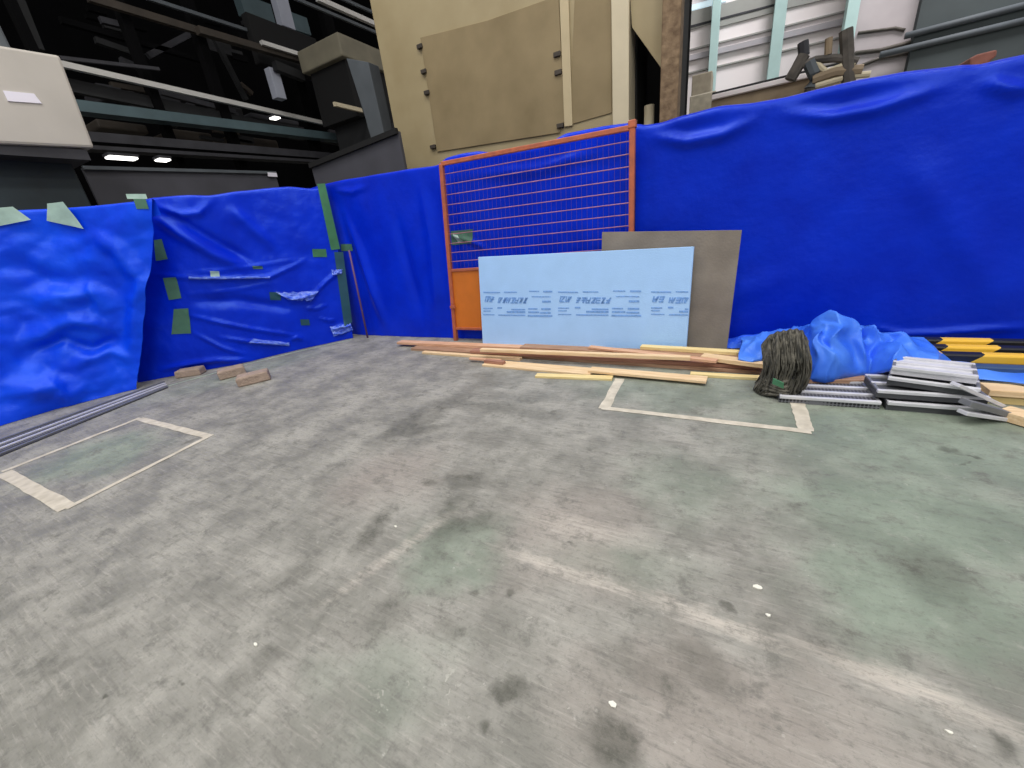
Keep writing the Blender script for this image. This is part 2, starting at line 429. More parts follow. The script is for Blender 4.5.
g2 = lambda x, y: tuple(gnd(x, y)[:2])

# leftmost crumpled tarp
A0 = gnd(0, 424); A1 = gnd(70, 403); A2 = gnd(140, 386)
A3 = gnd(215, 371) + V((.10, -.10, 0))
polyA = [tuple((A0 + (A0 - A1) * 1.6)[:2]), tuple(A0[:2]), tuple(A1[:2]), tuple(A2[:2]), tuple(A3[:2])]
k1 = 2.742
ridA = [(zc(0, 160, k1, (100, 400), (180, 375), (260, 360), (310, 420)), .11, .10),
        (zc(0, 160, k1, (0, 250), (100, 320), (200, 330)), -.06, .09),
        (zc(0, 160, k1, (60, 500), (200, 440), (320, 460)), .07, .07),
        (zc(0, 160, k1, (60, 540), (180, 490), (260, 520), (330, 480)), -.06, .05),
        (zc(0, 160, k1, (0, 640), (150, 620), (210, 670)), .10, .10),
        (zc(0, 160, k1, (200, 560), (300, 520), (380, 540)), .06, .06),
        (zc(0, 160, k1, (230, 180), (330, 250), (390, 330), (370, 520)), .06, .08)]
sa = Surf(polyA, [(-60, 213), (0, 212), (35, 210), (70, 204), (95, 198), (113, 190), (130, 193), (150, 196)], ridA, .05, 1.7, (1, 1.3, 1), .12, 1, .028)
ridA_e = sa.edgefn([(152, 199), (153, 230), (152, 262), (149, 300), (146, 340), (142, 386)])
ta = sa.build('tarp', MT['tarpl'], s0=-.0, s1=ridA_e(0), edge=ridA_e); tag(ta, 'crumpled bright blue tarp hanging at the far left beside the floor drain', 'tarp', 'blue tarps hung as screens')

# second tarp, left side
B0 = gnd(140, 382); B1 = gnd(240, 363.5); B2 = gnd(300, 349); B3 = gnd(352, 338)
polyB = [tuple(p[:2]) for p in (B0, B1, B2, B3)]
k2 = 3.658
def zb(*p): return zc(100, 180, k2, *p)
ridB = [(zb((200, 345), (300, 355), (420, 362), (620, 355), (700, 320), (755, 290)), .035, .018),
        (zb((300, 345), (450, 330), (600, 312), (720, 290)), .018, .014),
        (zb((320, 420), (500, 400), (650, 375)), .015, .012),
        (zb((320, 492), (440, 520), (560, 545), (740, 572)), .035, .02),
        (zb((440, 572), (560, 592), (690, 600)), .04, .018),
        (zb((340, 555), (450, 610), (540, 640)), .025, .02),
        (zb((230, 692), (330, 670), (430, 655), (540, 655)), .05, .025),
        (zb((180, 80), (240, 105), (300, 128), (360, 122), (410, 75)), .05, .035),
        (zb((180, 120), (300, 200), (420, 275), (540, 325)), .06, .06),
        (zb((250, 120), (400, 210), (560, 300)), -.05, .05),
        (zb((470, 90), (560, 180), (640, 250)), .05, .07),
        (zb((330, 445), (500, 440), (700, 470)), -.05, .06),
        (zb((640, 412), (700, 435), (740, 430), (800, 410)), .05, .02),
        (zb((690, 445), (740, 445), (790, 430)), .03, .012),
        (zb((750, 468), (790, 470), (830, 458)), .03, .013),
        (zb((800, 505), (830, 512), (862, 512)), .03, .012), (zb((850, 545), (880, 535), (915, 532)), .05, .016), (zb((855, 560), (885, 560), (910, 548)), .03, .012),
        (zb((690, 585), (720, 575), (745, 582)), .04, .012),
        (zb((780, 420), (830, 370), (880, 330)), .03, .02)]
sb = Surf(polyB, [(90, 206), (128, 203), (146, 198), (180, 195), (200, 195.5), (230, 191), (262, 188), (276, 187), (300, 189), (318, 187), (330, 184)], ridB, .025, 1.5, (1, .8, 1), .03, 2, .008)
tb = sb.build('tarp', MT['tarp'], step=.016, edge=sb.edgefn([(323, 184), (338, 250), (353, 338)])); tag(tb, 'blue tarp on the left patched with green tape behind the concrete blocks', 'tarp', 'blue tarps hung as screens')

# middle tarp, running behind the orange mesh gate
YC = 3.84
polyC = [(onY(346, 300, YC).x - .5, YC + .10), (onY(346, 300, YC).x + .1, YC), (-2.6, YC), (-.76, YC)]
ridC = [([(345, 215), (360, 250), (375, 290), (388, 325)], .05, .07), ([(335, 190), (352, 192), (368, 186)], .03, .03), ([(395, 210), (405, 250), (425, 320)], -.03, .08),
        ([(453, 235), (470, 240), (490, 250)], .035, .02), ([(480, 175), (540, 170), (600, 150)], .025, .05), ([(420, 180), (432, 240), (440, 320)], .03, .06)]
sc_ = Surf(polyC, [(322, 184), (340, 180), (365, 176), (400, 170), (436, 165), (447, 157), (460, 153.5), (475, 151), (492, 152), (520, 149), (545, 144), (565, 133), (600, 126), (632, 121.5)], ridC, .03, 1.0, (1, .6, 1), .05, 3)
tcm = sc_.build('tarp', MT['tarp'], step=.025); tag(tcm, 'blue tarp running behind the orange mesh gate to the left corner', 'tarp', 'blue tarps hung as screens')

# right tarp
YD = 3.86
polyD = [(onY(640, 200, YD).x - .04, YD), (1.2, YD - .02), (4.6, YD - .1)]
def zd(*p): return zc(624, 0, 2.56, *p)
ridD = [(zd((70, 345), (160, 362), (250, 345), (340, 300)), .05, .04), (zd((410, 285), (520, 300), (640, 280), (760, 240), (830, 215)), .05, .035),
        (zd((40, 320), (150, 335), (260, 312)), -.025, .05), (zd((400, 260), (560, 262), (720, 215)), -.04, .06), (zd((920, 205), (970, 225), (1040, 235)), .05, .03),
        ([(870, 325), (900, 333), (930, 332), (980, 328), (1024, 326)], .03, .02), ([(640, 330), (720, 300), (800, 270)], .02, .1), ([(905, 150), (960, 240), (1000, 310)], .025, .1)]
sd = Surf(polyD, [(636, 123), (645, 124), (660, 121.5), (680, 115), (718, 105), (757, 101), (785, 96), (820, 87), (860, 78), (900, 71), (960, 63.5), (985, 62), (1005, 57), (1024, 53), (1060, 46)], ridD, .03, .8, (1, 1, 1), .04, 4)
td = sd.build('tarp', MT['tarpr'], step=.028, r=.045); tag(td, 'long deep blue tarp right of the orange gate behind the scrap pile', 'tarp', 'blue tarps hung as screens')

# tape on the tarps
def tape_patch(surf, corners, material, name, label, group=None, n=8, off=.008):
    (a, b, c, d) = [surf.hit(*p) for p in corners]; rows = []
    for i in range(n + 1):
        u = i / n; row = []
        for j in range(n + 1):
            v = j / n
            t = (a[0] * (1 - u) + b[0] * u) * (1 - v) + (d[0] * (1 - u) + c[0] * u) * v
            z = (a[1] * (1 - u) + b[1] * u) * (1 - v) + (d[1] * (1 - u) + c[1] * u) * v
            row.append(surf.at(t, z, off))
        rows.append(row)
    return tag(MB().grid(rows).build(name, material, smooth=True), label, 'tape', group)
G1 = 'green tape patches on the left tarp'
def rectpix(x, y, w, h, sl=0): return [(x, y), (x + w, y), (x + w + sl, y + h), (x + sl, y + h)]
tape_patch(sa, rectpix(126, 194, 20, 5, 2), MT['tapel'], 'tape_patch', 'pale green tape folded over the top left corner of the patched blue tarp', G1)
tape_patch(sa, rectpix(134, 199, 12, 10, 4), MT['tapegb'], 'tape_patch', 'green tape just under the top left corner of the patched blue tarp', G1)
tape_patch(sb, [(154, 240), (162, 239), (168, 259), (156, 261)], MT['tapegb'], 'tape_patch', 'uppermost of the three dull green tape squares down the seam of the left tarps', G1)
tape_patch(sb, [(163, 278), (177, 277), (182, 298), (169, 300)], MT['tapegb'], 'tape_patch', 'middle of the three dull green tape squares down the seam of the left tarps', G1)
tape_patch(sb, [(174, 309), (189, 308), (192, 333), (172, 334)], MT['tapegb'], 'tape_patch', 'lowest and largest dull green tape square above the lone concrete block', G1)
tape_patch(sb, rectpix(312, 249, 14, 8, 1), MT['tapeg'], 'tape_patch', 'small green tape left of the long green tape strip', G1)
tape_patch(sb, rectpix(269, 292, 11, 8, 1), MT['tapegd'], 'tape_patch', 'small dark green tape at mid height of the patched tarp beside a shiny crease', G1)
tape_patch(sb, rectpix(300, 319, 9, 6, 1), MT['tapegd'], 'tape_patch', 'tiny dark green tape low on the patched tarp near its right end', G1)
tape_patch(sb, rectpix(210, 271, 9, 7, 1), MT['tapel'], 'tape_patch', 'small pale tape tab on the long shiny crease of the patched tarp', G1)
tape_patch(sb, rectpix(252, 266, 10, 3, 1), MT['tapegb'], 'tape_patch', 'thin dull green tape sliver on the upper crease of the patched tarp', G1)
tape_patch(sb, [(317, 184), (325, 183.5), (340, 249), (331, 250)], MT['tapeg'], 'tape_strip', 'long green tape strip down the seam between left and middle tarps', n=20, off=.012)
tape_patch(sb, [(334, 252), (343, 252), (352, 322), (344, 326)], MT['tapegd'], 'tape_strip', 'dark green tape strip low on the seam between left and middle tarps', n=20, off=.012)
tape_patch(sc_, rectpix(341, 244, 11, 7, 1), MT['tapegb'], 'tape_patch', 'small green tape just right of the long green tape strip')
tape_patch(sc_, [(452, 231), (474, 229), (474, 243), (453, 245)], MT['tapegb'], 'tape_patch', 'dull green tape behind the left edge of the orange gate mesh')
tape_patch(sc_, [(455, 234), (460, 235), (466, 241), (460, 242)], MT['tapel'], 'tape_patch', 'small white tape sliver on the green patch behind the gate mesh', off=.014)
for px, lab in ((2, 'pale green tape flap at the far left end of the crumpled tarp top'), (47, 'pale green tape flap second from the left on the crumpled tarp top')):
    sh = 0 if px == 2 else 6
    tape_patch(sa, ([(-8, 209), (14, 207), (32, 220), (-4, 227)] if sh == 0 else [(50, 204), (66, 202), (86, 229), (48, 221)]), MT['tapel'], 'tape_flap', lab, 'pale tape flaps', off=.03)
def glare(corners, label, seed):  # raised pale patches that put the glare on the tarp creases into colour
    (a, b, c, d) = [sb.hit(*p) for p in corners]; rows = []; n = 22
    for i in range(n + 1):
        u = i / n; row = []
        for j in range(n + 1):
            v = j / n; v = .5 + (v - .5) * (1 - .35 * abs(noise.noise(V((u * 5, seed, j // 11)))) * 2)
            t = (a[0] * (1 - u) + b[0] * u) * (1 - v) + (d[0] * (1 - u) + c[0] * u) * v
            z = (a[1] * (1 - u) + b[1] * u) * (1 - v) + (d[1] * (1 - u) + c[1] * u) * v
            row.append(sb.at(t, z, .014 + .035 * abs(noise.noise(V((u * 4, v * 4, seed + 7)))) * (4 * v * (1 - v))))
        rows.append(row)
    tag(MB().grid(rows).build('glare_patch', MT['glare'], smooth=True), label, 'glare', 'patches standing in for glare on the patched tarp')
glare(zb((640, 408), (800, 405), (770, 445), (690, 438)), 'crumpled whitish patch standing in for glare beside the dark green tape at mid height of the patched tarp', 1)
glare(zb((840, 535), (915, 522), (925, 548), (855, 572)), 'crumpled whitish patch standing in for glare low at the right end of the patched tarp', 2)
glare(zb((845, 328), (885, 325), (885, 345), (850, 348)), 'small crumpled whitish patch standing in for glare right under the long green tape strip', 3)
glare(zb((560, 578), (690, 592), (690, 606), (540, 592)), 'thin pale strip standing in for glare along the lowest crease of the patched tarp', 4)
glare(zb((330, 352), (620, 352), (620, 362), (330, 362)), 'long thin pale strip standing in for glare along the middle crease of the patched tarp', 5)
# thin pole against the middle tarp
b_ = onY(367, 335, YC - .16); t_ = onY(349, 250, YC - .09)
b_.z = .004
tag(MB().tube([b_, (b_ + t_) / 2, t_], .013, 10).build('pole', MT['pole'], smooth=True), 'thin purple brown pole leaning on the middle tarp right of the green tape', 'pole')

# ------------------------------------------------------------------ orange mesh gate
YG = 3.70
gTL, gTR, gBL = onY(441.5, 164, YG), onY(632.5, 127.5, YG), onY(456, 340, YG)
gBL.z = 0; gBR = V((gTR.x - .01, YG, 0))
gate = empty('mesh_gate', ((gBL.x + gBR.x) / 2, YG, 0), 'orange framed wire mesh gate panel standing against the blue tarp', 'gate')
for p, q in ((gBL, gTL), (gBR, gTR)): MB().bar(p, q, .045, .045, (0, 1, 0)).build('post', MT['orange'], gate, bevel=.006)
MB().bar(gTL, gTR, .04, .04).build('top_rail', MT['orange'], gate, bevel=.006)
def gl(z): k = z / gTL.z; return gBL.lerp(gTL, k)
def gr_(z): k = z / gTR.z; return gBR.lerp(gTR, k)
zm = onY(460, 270, YG).z; zl = onY(462, 328.5, YG).z
MB().bar(gl(zm), gr_(zm), .03, .03).build('middle_rail', MT['orange'], gate, bevel=.005)
MB().bar(gl(zl), gr_(zl), .03, .03).build('bottom_rail', MT['orange'], gate, bevel=.005)
a, b, c, d = gl(zl + .01), gr_(zl + .01), gr_(zm - .01), gl(zm - .01)
MB().prism([a, b, c, d], (0, .012, 0)).build('kick_panel', MT['opanel'], gate)
w = MB(); nh = 11
for i in range(1, nh):
    k = i / nh; w.tube([gl(zm + (gTL.z - zm) * k), gr_(zm + (gTR.z - zm) * k)], .0042, 5)
w.build('wire_mesh', MT['wire'], gate)
w = MB(); nvw = 40
for i in range(1, nvw):
    k = i / nvw; p = gl(zm).lerp(gr_(zm), k); q = gTL.lerp(gTR, k); w.tube([p, q], .0011, 4)
w.build('vertical_wires', MT['pole'], gate)
MB().bar(gl(.42) + V((-.02, -.03, 0)), gl(.42) + V((.05, -.03, 0)), .02, .03).build('latch', MT['orange'], gate)
MB().box(gTR.x - .03, gTR.x + .03, YG - .03, YG + .03, gTR.z - .005, gTR.z + .05).build('corner_cap', MT['orange'], gate, bevel=.006)

# ------------------------------------------------------------------ boards leaning on the gate
def lean_panel(name, m, pix, yb, yt, thick, label, bevel=.002):
    # pix: TL, TR, BR, BL ; plane through (y=yb at floor) tilting back to y=yt at z=1
    o0 = V((0, yb, 0)); n = V((0, -1, (yt - yb))).normalized()
    P = []
    for x, y in pix:
        v = ray(x, y); t = (o0 - O).dot(n) / v.dot(n); P.append(O + v * t)
    for q in P[2:]: q.z = .004; q.y = yb
    o = MB().prism([P[3], P[2], P[1], P[0]], n * -thick if n.y > 0 else V(n) * -thick).build(name, m, bevel=bevel)
    tag(o, label, 'board'); return o, P, n
gp, GP, gn = lean_panel('grey_board', MT['board'], [(602, 232), (742, 230), (727, 347), (600, 347)], 3.55, 3.645, .018, 'large grey board leaning on the gate behind the pale blue foam board')
fb, FP, fn = lean_panel('foam_board', MT['foam'], [(478, 257), (694, 246.5), (686, 353), (483, 349)], 3.45, 3.55, .05, 'pale blue insulation foam board with blue printed lines leaning on the orange gate', .004)
# blue print: illegible repeated lettering in rows
def fpt(px, py):
    v = ray(px, py); o0 = FP[3]; t = (o0 - O).dot(fn) / v.dot(fn); return O + v * t + fn * .0025
ink = MB()
def fz(zx, zy): return (470 + zx / 4.452, 280 + zy / 4.45)
def dash(x0, y0, x1, y1, th):
    a, b = fpt(*fz(x0, y0 - th / 2)), fpt(*fz(x1, y1 - th / 2)); c, d = fpt(*fz(x1, y1 + th / 2)), fpt(*fz(x0, y0 + th / 2))
    ink.quad(a, b, c, d)
def glyphs(x0, y0, x1, y1, n, hgt, slant=6):
    rr = random.Random(int(x0))
    for i in range(n):
        cx = x0 + (x1 - x0) * (i + .1) / n; cw = (x1 - x0) / n * .8; cy = y0 + (y1 - y0) * i / n
        def P(u, v): return fpt(*fz(cx + cw * u + slant * (.5 - v), cy + hgt * (v - .5)))
        for (u0, v0, u1, v1) in rr.sample([(0, .1, 1, .1), (0, .5, 1, .5), (0, .95, 1, .95), (.5, 0, .5, 1), (0, 0, 0, 1), (1, 0, .6, 1), (.9, .1, .1, 1)], 4):
            p, q = P(u0, v0), P(u1, v1); dd = (q - p).normalized(); sdv = dd.cross(fn).normalized() * .006
            ink.quad(p - sdv, q - sdv, q + sdv, p + sdv)
def seq(dx, xs, k):
    pass
for (gx, lim, dy) in ((60, 375, 0), (392, 775, -4), (806, 972, -6)):
    def D(x0, x1, y, th=5):
        if gx + x0 < lim: dash(gx + x0, y + dy * .3, min(lim, gx + x1), y + dy * .3 + (x1 - x0) * .01, th)
    def Gf(x0, x1, y, n, h):
        if gx + x0 < lim: glyphs(gx + x0, y, min(lim, gx + x1), y + 1, n if gx + x1 < lim + 30 else max(1, n // 2), h)
    sc1 = 1.0 if gx > 60 else .83
    D(0, 90 * sc1, 55); D(110 * sc1, 180 * sc1, 54); D(245 * sc1, 300 * sc1, 50); D(320 * sc1, 370 * sc1, 51, 7)
    Gf(8, 60 * sc1, 85, 2, 26); Gf(80 * sc1, 235 * sc1, 90, 7, 25)
    D(258 * sc1, 362 * sc1, 74, 4); D(315 * sc1, 362 * sc1, 96, 9)
    D(0, 50 * sc1, 126, 5); D(75 * sc1, 100 * sc1, 124, 7); D(150 * sc1, 225 * sc1, 131, 6); D(240 * sc1, 290 * sc1, 128, 6); D(310 * sc1, 362 * sc1, 129, 8)
    D(0, 40 * sc1, 138, 4); D(125 * sc1, 225 * sc1, 142, 8); D(240 * sc1, 300 * sc1, 143, 7); D(305 * sc1, 362 * sc1, 146, 7)
    D(0, 60 * sc1, 154, 4); D(80 * sc1, 225 * sc1, 156, 5); D(238 * sc1, 370 * sc1, 159, 7)
ik = ink.build('printed_lettering', MT['ink'], fb); ik['label'] = 'rows of blurred blue printed lettering'

# ------------------------------------------------------------------ lumber
LG = 'loose lumber on the floor in front of the foam board'
def plank(pl, pr, z0, w, t, m, label, z1=None):
    z1 = z0 if z1 is None else z1
    a, b = gnd(*pl, z0), gnd(*pr, z1); d = (b - a).normalized(); n = V((-d.y, d.x, 0)).normalized()
    if n.y < 0: n = -n
    upv = d.cross(n); upv = upv if upv.z > 0 else -upv
    ln = (b - a).length; rotz = math.atan2(d.y, d.x)
    mb = MB(); rows = 14; lo = []
    bw = random.uniform(-.004, .004)
    for i in range(rows + 1):
        u = i / rows; c = a + d * ln * u + n * bw * math.sin(math.pi * u)
        lo.append([c, c + n * w, c + n * w + upv * t, c + upv * t])
    for i in range(rows):
        for j in range(4):
            k = (j + 1) % 4; mb.quad(lo[i][j], lo[i][k], lo[i + 1][k], lo[i + 1][j])
    mb.quad(*lo[0]); mb.quad(*lo[-1][::-1])
    # weld
    o = mb.build('lumber_plank', m, rotz=rotz, bevel=.003)
    import bmesh
    bm = bmesh.new(); bm.from_mesh(o.data); bmesh.ops.remove_doubles(bm, verts=bm.verts, dist=1e-5); bmesh.ops.recalc_face_normals(bm, faces=bm.faces); bm.to_mesh(o.data); bm.free()
    return tag(o, label, 'plank', LG)
plank((411, 350.5), (762, 375), 0, .20, .028, WOODS[2], 'long brown plank at the bottom of the lumber stack, reaching the dark bundle')
plank((397, 344.5), (600, 354), .0285, .10, .03, WOODS[1], 'long pink pine plank whose left end sticks out farthest along the floor')
plank((470, 353.5), (764, 370), .03, .10, .030, WOODS[4], 'reddish brown plank in the middle layer of the lumber stack')
plank((520, 349.5), (755, 362), .061, .12, .026, WOODS[2], 'dull brown plank in the upper layer beneath the pale tilted plank')
plank((640, 349.5), (757, 357), .088, .07, .028, WOODS[3], 'yellowish plank on top of the stack at the foot of the grey board')
plank((588, 349), (716, 363.5), .09, .06, .02, WOODS[1], 'pink pine plank lying tilted across the top of the stack')
plank((700, 360), (763, 368.5), .075, .09, .032, WOODS[0], 'short pale plank on top of the stack beside the dark bundle')
plank((480, 352), (690, 361), .0875, .05, .03, WOODS[0], 'pale pine plank at the back of the stack along the foot of the foam board')
plank((422, 354), (520, 361), 0, .055, .024, WOODS[0], 'pale thin plank at the left front of the lumber stack')
plank((482, 366.5), (590, 376.5), 0, .15, .02, WOODS[0], 'wide pale plank lying flat at the front of the stack')
plank((484, 363), (503, 365), .021, .05, .03, WOODS[4], 'short reddish offcut block on the wide pale plank')
plank((469, 360), (500, 362), .021, .035, .02, WOODS[1], 'small pink offcut at the left end of the wide pale plank')
plank((535, 378), (612, 381), 0, .07, .02, WOODS[3], 'short yellow plank lying nearest the viewer at the stack front')
plank((588, 373), (706, 384), .021, .10, .022, WOODS[0], 'pale plank with pink streaks overhanging the right front of the stack')
plank((690, 376.5), (766, 381), 0, .055, .022, WOODS[3], 'yellow plank on the floor running under the dark bundle')

# ------------------------------------------------------------------ floor tape rectangles
def strip(parent, p, q, w, m, z=.0025):
    a, b = gnd(*p), gnd(*q); d = (b - a).normalized(); n = V((-d.y, d.x, 0)) * w / 2
    mb = MB(); N = 12; rows = []
    rr = random.Random(int(p[0]))
    for i in range(N + 1):
        c = a.lerp(b, i / N); j = rr.uniform(-.004, .004); k = rr.uniform(-.004, .004)
        rows.append([V((*(c - n + n.normalized() * j)[:2], z)), V((*(c + n + n.normalized() * k)[:2], z))])
    mb.grid(rows); return mb.build('tape_strip', m, parent)
e = empty('tape_rectangle', gnd(105, 463), 'cream tape rectangle stuck on the left floor beside the drain', 'floor marking')
for p, q, w in (((2, 472), (140, 418), .05), ((140, 419), (210, 437), .055), ((208, 437), (66, 509), .04), ((68, 508), (4, 473), .075)): strip(e, p, q, w, MT['tapew'], .0025 + .0004 * len(e.children))
e = empty('tape_rectangle', gnd(700, 408), 'cream tape rectangle stuck on the floor in front of the lumber', 'floor marking')
for p, q, w in (((620, 379), (604, 409), .07), ((602, 408), (811, 432), .05), ((806, 431), (797, 402), .075)): strip(e, p, q, w, MT['tapew'], .0025 + .0004 * len(e.children))

# drain along the left tarp
dr = empty('floor_drain', gnd(80, 420), 'long metal floor drain grating along the foot of the left tarp', 'drain')
p0, p1 = gnd(-60, 463.5), gnd(0, 440); q1 = gnd(164, 382); q1b = gnd(168, 388); p1b = gnd(0, 457)
p0 = p1 + (p1 - q1) * .7; p0b = p1b + (p1b - q1b) * .7
def dl(k): return p0.lerp(p0b, k), q1.lerp(q1b, k)
a, b = dl(0); c, d = dl(1)
MB().hexa([(a.x, a.y, .001), (c.x, c.y, .001), (d.x, d.y, .001), (b.x, b.y, .001)], [(a.x, a.y, .006), (c.x, c.y, .006), (d.x, d.y, .006), (b.x, b.y, .006)]).build('channel', MT['darkg'], dr)
for k0 in (.06, .33, .6, .9):
    p, q = dl(k0); p = p + V((0, 0, .010)); q = q + V((0, 0, .010)); MB().bar(p, q, .034, .01).build('grating_bar', MT['alu'] if k0 in (.33, .6) else MT['steel'], dr)
for k0 in (.2, .46, .75):
    p, q = dl(k0); p = p + V((0, 0, .009)); q = q + V((0, 0, .009)); MB().bar(p, q, .016, .006).build('grating_rib', MT['steel'], dr)
# pale painted edge at the foot of tarp B
m_ = MB(); rows = []
for (x, y) in ((168, 386), (200, 377), (240, 366), (300, 351), (352, 339.5)):
    a = gnd(x, y); nrm = V((.8, -.55, 0)); rows.append([V((a.x, a.y, .003)), V((a.x + .025, a.y - .015, .003))])
tag(m_.grid(rows).build('trim_1', mat('pale_green_edge', (182, 200, 178), .7)), kind='structure')

# concrete blocks
def block(p, q, w, h, z0, label, sk=0.0):
    a, b = gnd(*p), gnd(*q); d = (b - a); n = V((-d.y, d.x, 0)).normalized() * w
    if n.y < 0: n = -n
    ins = .012; rr = random.Random(int(p[0]))
    ring = [a, b, b + n, a + n]; c = (a + b + n + a) / 4 + V((0, 0, 0)); c = sum(ring, V()) / 4
    mb = MB(); lv = []
    for z, k in ((0, .96), (.15, 1), (.8, 1.0), (1, .93)):
        lv.append([V((*(c + (r - c) * k * rr.uniform(.97, 1.03))[:2], z0 + h * z)) for r in ring])
    for i in range(3):
        for j in range(4): mb.quad(lv[i][j], lv[i][(j + 1) % 4], lv[i + 1][(j + 1) % 4], lv[i + 1][j])
    mb.quad(*lv[0][::-1]); mb.quad(*lv[-1])
    o = mb.build('concrete_block', MT['brick'])
    import bmesh
    bm = bmesh.new(); bm.from_mesh(o.data); bmesh.ops.remove_doubles(bm, verts=bm.verts, dist=1e-5); bmesh.ops.recalc_face_normals(bm, faces=bm.faces); bm.to_mesh(o.data); bm.free()
    md = o.modifiers.new('bevel', 'BEVEL'); md.width = .012; md.segments = 2
    return tag(o, label, 'block', 'concrete blocks at the tarp foot')
block((176, 379), (201, 375), .14, .085, 0, 'lone small brown concrete block below the lowest green tape')
block((220, 381), (247, 374), .17, .10, 0, 'rear concrete block of the touching pair at the tarp foot')
block((238, 388), (271, 380), .17, .10, 0, 'front concrete block of the touching pair at the tarp foot')

# ------------------------------------------------------------------ scrap pile on the right
# scaffold planks : deck with raised ribs
def deck(name, c0, c1, w, z0, t, label, nrib=3, pm='perf', layers=1, group='metal deck planks in the right pile', z1=None):
    a, b = gnd(*c0, z0), gnd(*c1, z0 if z1 is None else z1); d = (b - a); n = V((-d.y, d.x, 0)).normalized()
    if n.y < 0: n = -n
    root = empty(name, (a + b) / 2, label, 'deck plank', group)
    U = V((0, 0, 1))
    MB().prism([a + n * .012, b + n * .012, b + n * (w - .012), a + n * (w - .012)], U * (t * .72)).build('deck', MT[pm], root)
    for i in range(nrib + 1):
        k = i / nrib; off = n * (w - .022) * k
        p = a + off; q = b + off
        rb = U * (t * .62)
        MB().prism([p + rb, q + rb, q + n * .024 + rb, p + n * .024 + rb], U * (t * .38)).build('rib', MT['alu'], root, bevel=.003)
    for e_ in (a, b):
        dd = d.normalized() * (.014 if e_ is a else -.014)
        MB().prism([e_ + n * .022, e_ + n * .022 + dd, e_ + n * (w - .022) + dd, e_ + n * (w - .022)], U * (t * .95)).build('end_cap', MT['steel'], root)
    return root
deck('metal_deck', (779, 403), (880, 410), .32, 0, .05, 'long flat perforated metal deck on the floor right of the dark bundle', 3)
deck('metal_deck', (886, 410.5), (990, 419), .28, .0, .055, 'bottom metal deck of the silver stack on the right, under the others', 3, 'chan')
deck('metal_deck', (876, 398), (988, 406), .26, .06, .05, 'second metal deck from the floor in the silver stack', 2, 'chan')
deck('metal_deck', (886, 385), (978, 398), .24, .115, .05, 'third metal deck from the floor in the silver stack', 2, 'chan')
deck('metal_deck', (890, 374.5), (976, 385), .22, .17, .05, 'topmost metal deck of the silver stack with a bright edge', 2, 'alu')
tag(MB().bar(gnd(955, 384, .19), gnd(1000, 405, .05), .05, .02).build('metal_strip', MT['alu'], bevel=.003), 'bright metal strip sloping off the top right end of the silver stack', 'strip')
tag(MB().bar(gnd(962, 412, .07), gnd(1003, 418, .015), .05, .02).build('metal_strip', MT['alu'], bevel=.003), 'short bright metal strip at the foot of the silver stack', 'strip')
tag(MB().bar(gnd(965, 402, .12), gnd(1016, 416, .015), .06, .03).build('metal_strip', MT['steel'], bevel=.003), 'grey metal strip sloping from the silver stack down to the floor', 'strip')
tag(MB().bar(gnd(1002, 412, .03), gnd(1060, 428, .03), .10, .05).build('wood_block', WOODS[0], bevel=.003), 'pale wood end lying on the floor at the right edge of the pile', 'plank')
plank((988, 396), (1075, 402), .05, .12, .035, WOODS[0], 'pale plank right of the silver stack under the blue sheet')['group'] = 'planks at the right end'
plank((975, 402), (1075, 410), .0, .14, .04, WOODS[3], 'yellowish plank right of the silver stack on the floor')['group'] = 'planks at the right end'
# small brown timber showing between the heap and the long deck
plank((795, 384), (880, 385), .03, .10, .03, WOODS[2], 'brown timber between the blue heap and the perforated deck')['group'] = 'planks at the right end'

# striped barrier poles behind
def pole_striped(p, q, y, z, r, label):
    a, b = onY(*p, y), onY(*q, y); a.z = z; b.z = z
    mb = MB(); o = mb.bar(a, b, r * 2, r * 2).build('barrier_bar', MT['stripes'], bevel=.01); return tag(o, label, 'barrier', 'black and yellow barrier bars')
for (px0, px1, y, py, lab) in ((893, 1085, 3.58, 342.5, 'rear black and yellow striped barrier bar, topmost of the three'),
                               (893, 1085, 3.46, 349.5, 'middle black and yellow striped barrier bar'),
                               (900, 1085, 3.30, 357, 'front black and yellow striped barrier bar, lowest of the three')):
    zz = onY(980, py + 1, y).z
    a, b = onY(px0, 345, y), onY(px1, 345, y)
    mb = MB().bar((a.x, y, zz), (b.x, y, zz), .07, .062); tag(mb.build('barrier_bar', MT['stripes'], bevel=.012, loc=(onY({3.58: 931, 3.46: 938, 3.30: 976}[y], 350, y).x, y, zz)), lab, 'barrier', 'black and yellow barrier bars')
    zz0 = zz - .031
    for xx in (a.x + .25, b.x - .1):
        if zz0 > .01: tag(MB().box(xx - .05, xx + .05, y - .05, y + .05, 0.001, zz0).build('support_block', MT['dark']), 'dark block holding up a striped barrier bar', 'block', 'dark blocks under the barrier bars')
a, b = onY(930, 362, 3.14), onY(1080, 372, 3.14)
tag(MB().bar((a.x, 3.14, .10), (b.x, 3.14, .10), .07, .09).build('steel_bar', mat('blue_grey_bar', (70, 96, 130), .4, .2), bevel=.006), 'dark blue grey bar in front of the striped barrier bars', 'bar')

